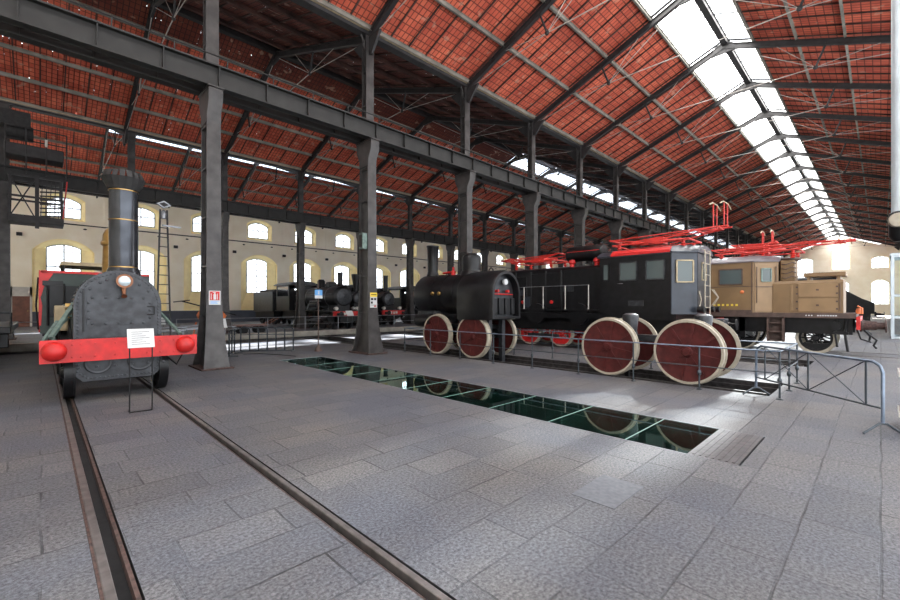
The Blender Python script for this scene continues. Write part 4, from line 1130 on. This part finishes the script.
# ------------------------------------------------------------------ generic steam locomotive on the platform
def steam_loco(label, loc, L=10., r=.72, zc=2.35, ch=4.25, flare=False, tender=5.5, beam='red', cabh=3.7, wb=1.2, wheels=(1.4,2.6,4.6,6.3), wr=(.45,.7,.7,.7), ch_y=1.3, rz=0):
    t = thing('steam_locomotive', label, 'locomotive', loc, rz)
    m = MB(); m.lathe([(0,.72),(r*.5,.74),(r*.85,.8),(r*.98,.9),(r,1.0),(r,2.2),(r*.95,2.2),(r*.95,L*.68)], (0,0,zc), 'y', 30); m.build('boiler', 'black', t)
    m = MB(); m.lathe([(r*.72,.79),(r*.72,.74),(r*.3,.68),(.08,.64),(.08,.55),(0,.55)], (0,0,zc), 'y', 30); m.tube([(0,.6,zc),(.25,.58,zc+.1)], .02, 6); m.box(-.45,.45,.7,.76,zc-.3,zc-.25); m.build('smokebox_door', 'graphite', t)
    if flare: pr = [(.2,zc+r-.05),(.2,zc+r+.3),(.38,ch-.15),(.38,ch),(.2,ch),(.15,zc+r)]
    else: pr = [(.27,zc+r-.05),(.2,zc+r+.1),(.18,zc+r+.2),(.19,ch-.08),(.22,ch-.07),(.22,ch),(.15,ch),(.15,zc+r)]
    MB().lathe(pr, (0,ch_y,0), 'z', 20).build('chimney', 'black', t)
    m = MB(); m.lathe([(.34,zc+r-.1),(.3,zc+r),(.3,zc+r+.45),(.2,zc+r+.6),(0,zc+r+.62)], (0,L*.4,0), 'z', 20); m.build('steam_dome', 'black', t)
    m = MB(); m.box(-.3,.3,L*.25-.3,L*.25+.3,zc+r-.1,zc+r+.35); m.build('sand_box', 'black', t, bevel=.06)
    m = MB()
    for y in (L*.2,L*.33,L*.5): m.lathe([(r+.0,y),(r+.012,y),(r+.012,y+.06),(r,y+.06)], (0,0,zc), 'y', 30)
    m.build('boiler_band', 'steel', t)
    m = MB(); m.box(-wb,wb,.45,L*.98,1.25,1.32); m.box(-wb,wb,.1,.5,1.05,1.12); m.bar((0,.25,1.1),(0,.7,1.3),wb*1.8,.03,up=(0,0,1)); m.build('running_board', 'black', t)
    m = MB(); m.box(-.55,.55,.3,L*.98,.55,1.3); m.box(-.5,.5,.8,2.0,1.2,zc-.4); m.build('frame', 'black', t)
    for q in (-1,1): MB().lathe([(0,.9),(.3,.9),(.32,1.0),(.32,1.8),(.3,1.9),(0,1.9)], (q*.95,0,.85), 'y', 20).build('cylinder', 'black', t)
    bb = MB().box(-1.25,1.25,0,.1,.95,1.3).build('buffer_beam', beam, t)
    for q in (-1,1): buffer(t, q*.88, 0, 1.1, .45, .2, 'black')
    m = MB(); m.box(-.12,-.02,-.06,0,1.0,1.2); m.box(.1,.3,-.02,0,1.03,1.22); m.box(-.45,-.25,-.02,0,1.03,1.22); m.build('beam_lettering', 'white', t)
    for q in (-.85,.85): MB().lathe([(0,.0),(.12,.0),(.14,.12),(.1,.3),(0,.3)], (q,.25,1.5), 'y', 14).build('headlamp', 'white', t)
    # cab
    y0, y1 = L*.70, L*.95
    m = MB(); m.box(-wb,-wb+.04,y0,y1,1.3,2.5); m.box(wb-.04,wb,y0,y1,1.3,2.5)
    for x in (-wb,wb-.04):
        m.box(x,x+.04,y0,y0+.25,2.5,3.4); m.box(x,x+.04,y1-.2,y1,2.5,3.4); m.box(x,x+.04,y0,y1,3.3,3.45)
    m.box(-wb,-.75,y0,y0+.04,1.3,3.4); m.box(.75,wb,y0,y0+.04,1.3,3.4); m.box(-wb,wb,y0,y0+.04,3.1,3.4); m.build('cab', 'black', t)
    arched_roof(t, y0-.3, y1+.5, wb, 3.42, .28, 'graphite')
    m = MB(); m.lathe([(0,y0-.8),(r*1.02,y0-.8),(r*1.02,y0+.4),(0,y0+.4)], (0,0,zc), 'y', 26); m.box(-.6,.6,y0-.8,y0+.4,1.0,zc); m.build('firebox', 'black', t)
    for y, w_ in zip(wheels, wr):
        for q in (-1,1): spoke_wheel(t, q*.75, y, w_, q, 'black', 'graphite', 12, .05)
    m = MB()
    for q in (-1,1): m.bar((q*.93,wheels[1],.6),(q*.93,wheels[-1],.6),.05,.12); m.bar((q*1.0,1.9,.85),(q*1.0,wheels[2],.6),.05,.1)
    m.build('connecting_rod', 'steel', t)
    m = MB()
    for q in (-1,1): m.tube([(q*(r+.06),1.0,zc+.2),(q*(r+.06),L*.66,zc+.2)], .02, 6)
    m.tube([(-r-.05,2.6,zc-.3),(-r-.05,4.4,zc-.3),(-r-.2,4.6,1.4)], .04, 8); m.build('handrail', 'steel', t)
    MB().lathe([(0,2.8),(.16,2.8),(.18,2.9),(.18,3.9),(.16,4.0),(0,4.0)], (-r-.2,0,1.75), 'y', 16).build('air_pump', 'graphite', t)
    if tender:
        x_ = L+.2
        q_ = thing('tender', 'plain dark steel tender coupled behind the ' + label, 'tender', (loc[0], loc[1]+x_, loc[2]))
        m = MB(); m.box(-1.25,1.25,0,tender,1.15,2.95); m.build('tank', 'graphite', q_, bevel=.04)
        m = MB(); m.box(-1.0,1.0,.2,tender-.8,2.95,3.15); m.build('coal_bunker', 'black_matt', q_, bevel=.1)
        MB().box(-1.1,1.1,.1,tender-.1,.6,1.15).build('frame', 'black', q_)
        for y in (.9, tender/2, tender-.9):
            for q in (-1,1): spoke_wheel(q_, q*.75, y, .5, q, 'black','graphite',9,.05)
        q_['label'] = 'plain grey-black box tender behind the steam locomotive with bright boiler bands'
    return t
steam_loco('black steam locomotive with red buffer beam and smooth chimney on the platform', (15.8, 26.5, .08), L=10.5, r=.80, zc=2.35, ch=4.15, tender=4.6)
steam_loco('dark steam locomotive with a flared chimney, mostly hidden behind the notice column', (19.05, 29.6, .08), L=8, r=.6, zc=2.3, ch=4.35, flare=True, tender=0, beam='black', wb=1.0)
steam_loco('small black steam locomotive with red beam right of the notice column', (21.8, 29.2, .08), L=8.5, r=.68, zc=2.25, ch=4.35, tender=0, wb=1.25)
# darker line-up further along, seen between the columns and beyond the brown locomotive
t = thing('distant_locomotive', 'distant black locomotive with square hood beyond the brown hood near the end wall', 'locomotive', (47.5, .35, 0))
m = MB(); m.prism([(.0,1.15),(.0,2.0),(.7,2.35),(1.6,3.0),(9,3.0),(9,1.15)], 'x', -1.2, 1.2); m.build('hood', 'black', t, smooth=False)
m = MB(); m.lathe([(0,2.2),(.3,2.2),(.34,2.3),(.34,6.0),(.3,6.1),(0,6.1)], (-.3,0,3.9), 'y', 20); m.build('roof_tank', 'black', t)
m = MB()
for y in (2.6,5.6): m.box(-.5,.0,y,y+.15,3.0,3.6)
m.build('tank_bracket', 'black', t)
MB().box(-1.23,-1.2,2.2,3.6,2.2,2.7).build('name_board', 'steel', t); MB().box(-1.25,1.25,-.1,.0,.95,1.3).build('buffer_beam', 'black', t)
MB().box(-1.0,1.0,.2,8.9,.6,1.15).build('frame', 'black', t)
for q in (-.87,.87): buffer(t, q, -.1, 1.1, .45, .2)
for y in (1.3,3.6,5.9):
    for q in (-1,1): spoke_wheel(t, q*.75, y, .6, q, 'black','black',10,.05)
for (x, y, lb) in ((27.5,27.8,'black steam locomotive on the platform two tracks right of the notice column'), (33.0,28.2,'black steam locomotive on the platform seen behind the boiler chimney')):
    steam_loco(lb, (x,y,.08), L=9, tender=0)

# ------------------------------------------------------------------ barriers
def fence(x0, y0, x1, y1, posts, label, h=.92, zb=0., mid=.5, mt='bar', group=None, knob=True):
    t = thing('barrier_fence', label, 'barrier', (x0,y0,zb), 0, group)
    dx, dy = x1-x0, y1-y0
    MB().tube([(0,0,h),(dx,dy,h)], .016, 8).build('top_rail', 'steel' if mt=='steel' else 'barlite', t)
    MB().tube([(0,0,mid),(dx,dy,mid)], .012, 8).build('middle_rail', mt, t)
    for p in posts:
        m = MB(); x, y = dx*p, dy*p
        m.tube([(x,y,0),(x,y,h)], .018, 8)
        if knob: m.lathe([(.018,.30),(.035,.32),(.04,.36),(.035,.40),(.018,.42)], (x,y,0), 'z', 10)
        m.lathe([(0,0),(.06,0),(.06,.012),(.02,.03)], (x,y,0), 'z', 12); m.build('post', mt, t)
    return t
fx = 10.12
ys = [1.35,2.72,4.12,5.55,7.0,8.44,9.9,11.4,12.9]
fence(fx,1.35,fx,12.9,[(y-1.35)/(12.9-1.35) for y in ys], 'dark steel rail fence in front of the loose wheelsets')
fence(fx,1.35,12.5,1.35,[.5,1], 'short dark steel fence side closing the near end of the wheelset track')
fence(12.5,1.35,12.5,12.9,[.14,.28,.42,.56,.7,.84,1], 'dark steel rail fence behind the loose wheelsets')
fence(fx,12.9,12.5,12.9,[.5], 'short dark steel fence side at the far end of the wheelset track')
fence(4.5,22.75,46,22.75,[k/20 for k in range(21)], 'long pale steel railing along the platform edge', h=.80, zb=.36, mid=.4, mt='steel', knob=False)
fence(-3,22.75,4.2,22.75,[k/4 for k in range(5)], 'pale steel railing on the platform edge behind the old steam locomotive', h=.80, zb=.36, mid=.4, mt='steel', knob=False)

def crowd_barrier(label, p0, p1, h=1.0):
    """portable barrier with crossed stays, loop feet at each end"""
    p0, p1 = Vector((*p0,0)), Vector((*p1,0)); L = (p1-p0).length; a = math.atan2(p1.y-p0.y, p1.x-p0.x)
    t = thing('crowd_barrier', label, 'barrier', p0, a)
    m = MB(); m.tube([(0,0,.16),(0,0,h-.14),(.04,0,h-.05),(.14,0,h),(L-.14,0,h),(L-.04,0,h-.05),(L,0,h-.14),(L,0,.16)], .021, 10); m.build('hoop', 'barlite', t)
    m = MB(); m.tube([(0,0,.36),(L,0,.36)], .015, 8); m.build('lower_rail', 'bar', t)
    n = 4
    xs = [.25, L*.5, L-.25]
    for x in xs: MB().tube([(x,0,.36),(x,0,h)], .014, 8).build('upright', 'bar', t)
    for x0, x1 in zip(xs, xs[1:]):
        m = MB(); m.tube([(x0,0,.36),(x1,0,h)], .008, 6); m.tube([(x0,0,h),(x1,0,.36)], .008, 6); m.build('cross_stay', 'bar', t)
    for x in (0, L):
        MB().tube([(x,-.26,.015),(x,-.05,.15),(x,.05,.15),(x,.26,.015)], .017, 8).build('foot', 'bar', t)
    return t
crowd_barrier('portable crowd barrier with crossed stays and splayed feet in the right foreground', (8.42,-.02), (10.3,1.75))
# small hooped rack
def hoop_rack(label, p0, p1, n, h=.95):
    p0, p1 = Vector((*p0,0)), Vector((*p1,0)); L = (p1-p0).length; a = math.atan2(p1.y-p0.y, p1.x-p0.x)
    t = thing('hoop_barrier', label, 'barrier', p0, a)
    m = MB(); m.box(0,L,-.02,.02,.02,.06); m.box(0,L,-.012,.012,h-.3,h-.27); m.build('bottom_rail', 'bar', t)
    for k in range(n):
        x = L*k/(n-1); m = MB(); m.tube([(x,0,.03),(x,0,h-.1),(x-.03,-.03,h-.03),(x-.12,-.1,h),(x-.25,-.2,h)], .028, 7); m.build('hoop', 'bar', t)
    m = MB(); m.tube([(-.25,-.2,h),(L-.25,-.2,h)], .014, 6); m.build('top_rail', 'bar', t)
    for x in (0,L): MB().box(x-.02,x+.02,-.3,.3,0,.03).build('foot','bar',t)
    return t
hoop_rack('low black hooped barrier in the sunlight between the two near columns', (5.55,17.3), (7.15,16.2), 7)
hoop_rack('short black hooped barrier section beside the sign column', (4.75,16.0), (5.2,16.9), 3)
m = MB(); m.tube([(0,0,.012),(.5,-.3,.012),(.9,-1.2,.012),(1.1,-2.0,.012)], .012, 6); o = m.build('floor_cable', 'black', None); tag(o, 'thin black cable lying on the paving by the hooped barrier', 'cable'); o.location = (5.35,16.4,0)

# info stand in front of the old loco
t = thing('info_stand', 'white caption card on a thin black stand before the red buffer beam', 'sign stand', (1.22,8.75,0), math.radians(-2))
m = MB(); m.tube([(-.155,0,.012),(.155,0,.012)], .01, 6); m.tube([(-.155,.22,.012),(-.155,0,.012),(-.155,0,1.10)], .01, 6); m.tube([(.155,.22,.012),(.155,0,.012),(.155,0,1.10)], .01, 6); m.tube([(-.155,.22,.012),(-.155,-.03,.012)], .01, 6); m.build('frame', 'black', t)
m = MB(); m.bar((0,-.05,1.09),(0,.09,1.40),.37,.012,up=(0,-1,.5)); cd = m.build('card', 'paper', t)
m = MB()
for k in range(7):
    f_ = k/6; y, z = -.025+.09*f_, 1.145+.20*f_; m.bar((-.13,y-.012,z+.006),(.12-.05*(k%3),y-.012,z+.006),.003,.006)
m.build('caption_lines', 'graphite', t)

# thin signpost
t = thing('signpost', 'thin pole signpost with small blue and white plate left of the notice column', 'signpost', (7.85,15.5,0))
m = MB(); m.lathe([(0,0),(.16,0),(.15,.05),(.03,.25),(.022,.3),(.022,2.75),(0,2.76)], (0,0,0), 'z', 12); m.build('pole', 'umber', t)
m = MB(); m.box(-.16,.16,-.03,-.02,2.08,2.42); m.build('plate', 'blue', t)
m = MB(); m.box(-.16,.16,-.034,-.03,2.08,2.2); m.box(-.03,.03,-.034,-.03,2.24,2.38); m.build('plate_marking', 'paper', t)

# caption boards
def caption(label, x, y, z=0, h=1.0):
    t = thing('caption_board', label, 'sign stand', (x,y,z))
    m = MB(); m.tube([(-.18,0,0),(-.18,0,h)], .014, 6); m.tube([(.18,0,0),(.18,0,h)], .014, 6); m.build('leg', 'bar', t)
    m = MB(); m.bar((0,-.1,h-.02),(0,.14,h+.32),.5,.015,up=(0,-1,.6)); m.build('card', 'paper', t)
caption('white caption card on a stand just right of the sign column', 5.0, 18.0, 0, .95)
caption('white caption card before the locomotive with bright boiler bands', 14.7, 24.6, .08, 1.05)
caption('white caption card near the small locomotive right of the notice column', 21.6, 25.0, .08, 1.0)
caption('white caption card on the platform at the far left behind the signal ladder', 4.2, 24.9, .08, .8)

# lattice signal mast behind the old loco
t = thing('lattice_signal_mast', 'slim dark lattice mast with diamond head behind the old steam locomotive', 'signal mast', (3.45,19.6,-.0), math.radians(10))
m = MB()
for x in (-.26,.26): m.bar((x,0,0),(x*.45,0,5.55),.05,.05)
m.build('upright', 'iron_dark', t)
for k in range(14):
    z = .4+.37*k; wd = .26*(1-.55*z/5.55); MB().bar((-wd,0,z),(wd,0,z),.03,.03).build('rung', 'iron_dark', t)
m = MB(); m.prism([(-.26,5.75),(0,5.6),(.26,5.75),(0,5.9)], 'y', -.04, .04); m.build('diamond_head', 'steel', t)
m = MB(); m.prism([(-.16,5.75),(0,5.66),(.16,5.75),(0,5.84)], 'y', -.05, -.04); m.build('diamond_centre', 'iron_dark', t)
m = MB(); m.box(-.05,.6,-.03,.03,4.9,4.96); m.lathe([(0,5.2),(.09,5.2),(.1,5.4),(.07,5.5),(0,5.55)], (0,0,0),'z',12); m.build('signal_arm', 'steel', t)

# ------------------------------------------------------------------ crane cab hung on the rear girder, upper left
t = thing('crane_cab', 'dark lattice crane cab hanging below the rear girder at upper left', 'crane', (-.15,29.6,-.1))
m = MB()
for x in (-.95,.95):
    for y in (-.6,.6): m.bar((x,y,6.1),(x*.95,y,8.3),.08,.08)
for z in (6.1,7.2,8.2):
    for y in (-.6,.6): m.bar((-.95,y,z),(.95,y,z),.09,.09)
    for x in (-.95,.95): m.bar((x,-.6,z),(x,.6,z),.09,.09)
m.bar((-.95,-.6,6.1),(0,-.6,8.2),.05,.05); m.bar((-.95,-.6,8.2),(0,-.6,6.1),.05,.05)
m.build('cage_frame', 'iron_dark', t)
MB().box(-1.0,1.0,-.65,.65,5.95,6.3).build('cage_floor', 'iron_dark', t, bevel=.02)
MB().box(-.05,.1,-.68,-.5,5.7,8.3).build('hanger', 'iron_dark', t)
m = MB()
for k in range(9): m.bar((.12,-.62,6.3+.2*k),(.9,-.62,6.4+.2*k),.03,.07)
for k in range(5): m.bar((.15+.16*k,-.6,6.2),(.22+.16*k,-.6,8.1),.03,.03)
m.build('grille', 'iron_dark', t, smooth=False)
m = MB(); m.bar((.95,-.62,6.1),(1.12,-.62,8.2),.05,.05); m.build('red_edge_pole', 'red', t)
m = MB(); m.box(-1.1,1.0,-.7,.4,9.12,9.7); m.build('trolley_box', 'iron_dark', t, bevel=.04)
m = MB()
for x in (-1.05,-.35,.35,1.1): m.tube([(x,-.7,8.3),(x,-.7,10.5)], .03, 6)
for z in (9.9,10.5): m.tube([(-1.05,-.7,z),(1.1,-.7,z)], .03, 6)
m.build('guard_rail', 'iron_dark', t)
m = MB(); m.lathe([(0,-.5),(.35,-.5),(.38,-.4),(.38,.4),(.35,.5),(0,.5)], (-.6,0,10.4), 'x', 18); m.box(-1.3,-.2,-.5,.3,10.6,11.3); m.build('winch_drum', 'black_matt', t)
m = MB(); m.sphere((.35,-.72,9.85), .06); m.box(.3,.4,-.75,-.7,9.75,10.1); m.build('work_lamp', 'white', t)

# ------------------------------------------------------------------ left background clutter
t = thing('flat_wagon', 'low black works wagon with brake gear at the far left edge', 'wagon', (-1.9,17.2,0))
m = MB(); m.box(-1.3,1.3,0,5.5,1.0,1.2); m.box(-1.25,1.25,.1,.2,.6,1.0); m.build('deck', 'black', t, bevel=.02)
m = MB(); m.box(-1.2,-.1,.4,2.0,1.2,1.75); m.lathe([(0,1.2),(.35,1.2),(.35,1.75),(0,1.8)], (.6,.9,0), 'z', 18); m.box(-.2,.4,2.5,4.8,1.2,1.6); m.build('load_box', 'black_matt', t, bevel=.04)
m = MB(); m.tube([(-1.3,0,1.6),(1.3,0,1.6)], .03, 6)
for x in (-1.3,0,1.3): m.tube([(x,0,1.2),(x,0,1.6)], .03, 6)
m.tube([(-.6,-.05,.7),(.2,-.05,1.05),(.9,-.05,.75)], .04,6); m.build('guard_rail', 'graphite', t)
for y in (1.0,4.3):
    for q in (-1,1): spoke_wheel(t, q*.75, y, .48, q, 'black','black',8,.05)
for q in (-.9,.9): buffer(t, q, 0, .95, .4, .18, 'brass' if False else 'black')

# door in the left wall
d = struct(MB().box(-1.62,-.62,YW-.10,YW-.02,.08,2.55).build('door_1', 'wood', None))
MB().box(-1.45,-.79,YW-.12,YW-.1,1.5,2.35).build('door_panel', 'wood', d); MB().box(-.76,-.72,YW-.14,YW-.1,1.3,1.42).build('door_handle', 'brass', d)
m = MB(); m.box(-1.75,-1.62,YW-.12,YW,.08,3.3); m.box(-.62,-.49,YW-.12,YW,.08,3.3); m.box(-1.75,-.49,YW-.12,YW,2.55,3.3); m.build('door_frame', 'white', d)

# orange hand pump
t = thing('hand_pump_cart', 'orange painted hand cart with long lever on the platform at left', 'cart', (6.75,26.0,.08), math.radians(15))
m = MB(); m.prism([(-.5,.95),(.6,.9),(.75,1.15),(.4,1.55),(-.4,1.5),(-.6,1.2)], 'y', -.35, .35); m.build('body', 'orange', t, bevel=.05)
m = MB(); m.bar((-1.5,0,1.95),(1.5,0,1.15),.06,.06); m.tube([(-1.9,0,1.9),(-1.1,0,2.0)], .03, 6); m.bar((0,0,1.2),(0,0,1.6),.1,.1); m.build('lever', 'black', t)
for q in (((-.6,-.3,.8),(-.75,-.35,.0)),((.5,-.3,.8),(.6,-.35,.0)),((-.6,.3,.8),(-.75,.35,.0))): MB().bar(*q,.06,.06).build('leg', 'orange', t)
spoke_wheel(t, -.3, .0, .32, -1, 'black','black',8,.03); spoke_wheel(t, .3, .0, .32, 1, 'black','black',8,.03)
# grey trestle tables
for i, (x, y, lb) in enumerate(((3.6,20.9,'low grey steel display trestle behind the signal mast, left one'), (5.4,22.0,'low grey steel display trestle with rails left of the sign column, right one'))):
    t = thing('display_trestle', lb, 'trestle', (x,y,0))
    MB().box(-.8,.8,-.4,.4,.72,.78).build('top', 'steel', t)
    for a in (-.7,.7):
        for b_ in (-.3,.3): MB().tube([(a,b_,0),(a,b_,.72)], .025, 6).build('leg', 'steel', t)
    MB().lathe([(.06,-.9),(.06,.9),(0,.9)], (0,0,.86), 'x', 12).build('pipe', 'steel', t)
t = thing('wooden_handcart', 'low dark reddish wooden handcart on the platform right of the sign column', 'cart', (9.2,27.0,.08))
MB().box(-.9,.9,-.4,.4,.45,.56).build('bed', 'wood', t, bevel=.03); MB().tube([(.9,-.3,.55),(1.6,-.3,.9)],.03,6).build('handle','wood',t); MB().tube([(.9,.3,.55),(1.6,.3,.9)],.03,6).build('handle','wood',t)
for a in (-.5,.5):
    for q in (-1,1): 
        m = MB(); m.lathe([(0,-.03),(.24,-.03),(.24,.03),(0,.03)], (a,q*.42,.24), 'y', 18); m.build('wheel','black',t)

# ------------------------------------------------------------------ right edge items
t = thing('glass_booth', 'pale blue-grey glazed booth standing at the right edge of the hall', 'booth', (34.2,-1.75,0))
m = MB()
for x in (-1.2,1.2):
    for y in (-1.3,0,1.3): m.box(x-.06,x+.06,y-.06,y+.06,0,4.5)
for z in (0.02,1.1,2.3,4.4):
    for x in (-1.2,1.2): m.box(x-.05,x+.05,-1.3,1.3,z,z+.1)
    for y in (-1.3,1.3): m.box(-1.2,1.2,y-.05,y+.05,z,z+.1)
m.build('frame', 'stair', t)
m = MB(); m.box(-1.19,-1.17,-1.25,1.25,.1,4.4); m.box(-1.15,1.15,1.28,1.30,.1,4.4); m.build('pane', 'glass', t)
m = MB(); m.box(-1.15,1.15,-1.25,1.25,1.12,1.18); m.box(-.5,.5,-.5,.5,.1,1.1); m.build('shelf', 'white', t)
MB().box(-1.3,1.3,-1.4,1.4,4.5,4.62).build('roof', 'stair', t)
t = thing('hanging_duct', 'pale grey cable duct hanging from the roof with a black loudspeaker at its end', 'duct', (12.0,-.27,0))
m = MB(); m.tube([(0,0,3.6),(0,0,12.9)], .13, 16); m.build('duct', 'stair', t)
m = MB(); m.lathe([(0,3.05),(.1,3.05),(.17,3.15),(.17,3.6),(.1,3.65),(0,3.65)], (0,0,0), 'z', 16); m.build('loudspeaker', 'black', t)
m = MB(); m.lathe([(0,-.24),(.13,-.22),(.15,-.12),(0,-.1)], (0,.03,3.45), 'x', 16); m.build('spot_lamp', 'cream', t)
t = thing('display_trolley', 'small black trolley with white-edged trays cut off by the right edge', 'trolley', (9.2,-.60,0))
for z in (.22,.80): 
    MB().box(-.35,.35,-.30,.40,z,z+.05).build('tray', 'black', t, bevel=.02); MB().box(-.36,.36,.38,.42,z-.03,z+.03).build('tray_edge', 'white', t)
for a in (-.3,.3):
    for b_ in (-.25,.33): MB().tube([(a,b_,.06),(a,b_,.95 if b_ > 0 else .75)], .016, 6).build('upright', 'black', t)
m = MB()
for a in (-.3,.3):
    for b_ in (-.25,.33): m.lathe([(0,-.02),(.05,-.02),(.05,.02),(0,.02)], (a,b_,.05), 'x', 12)
m.build('castor', 'black', t)
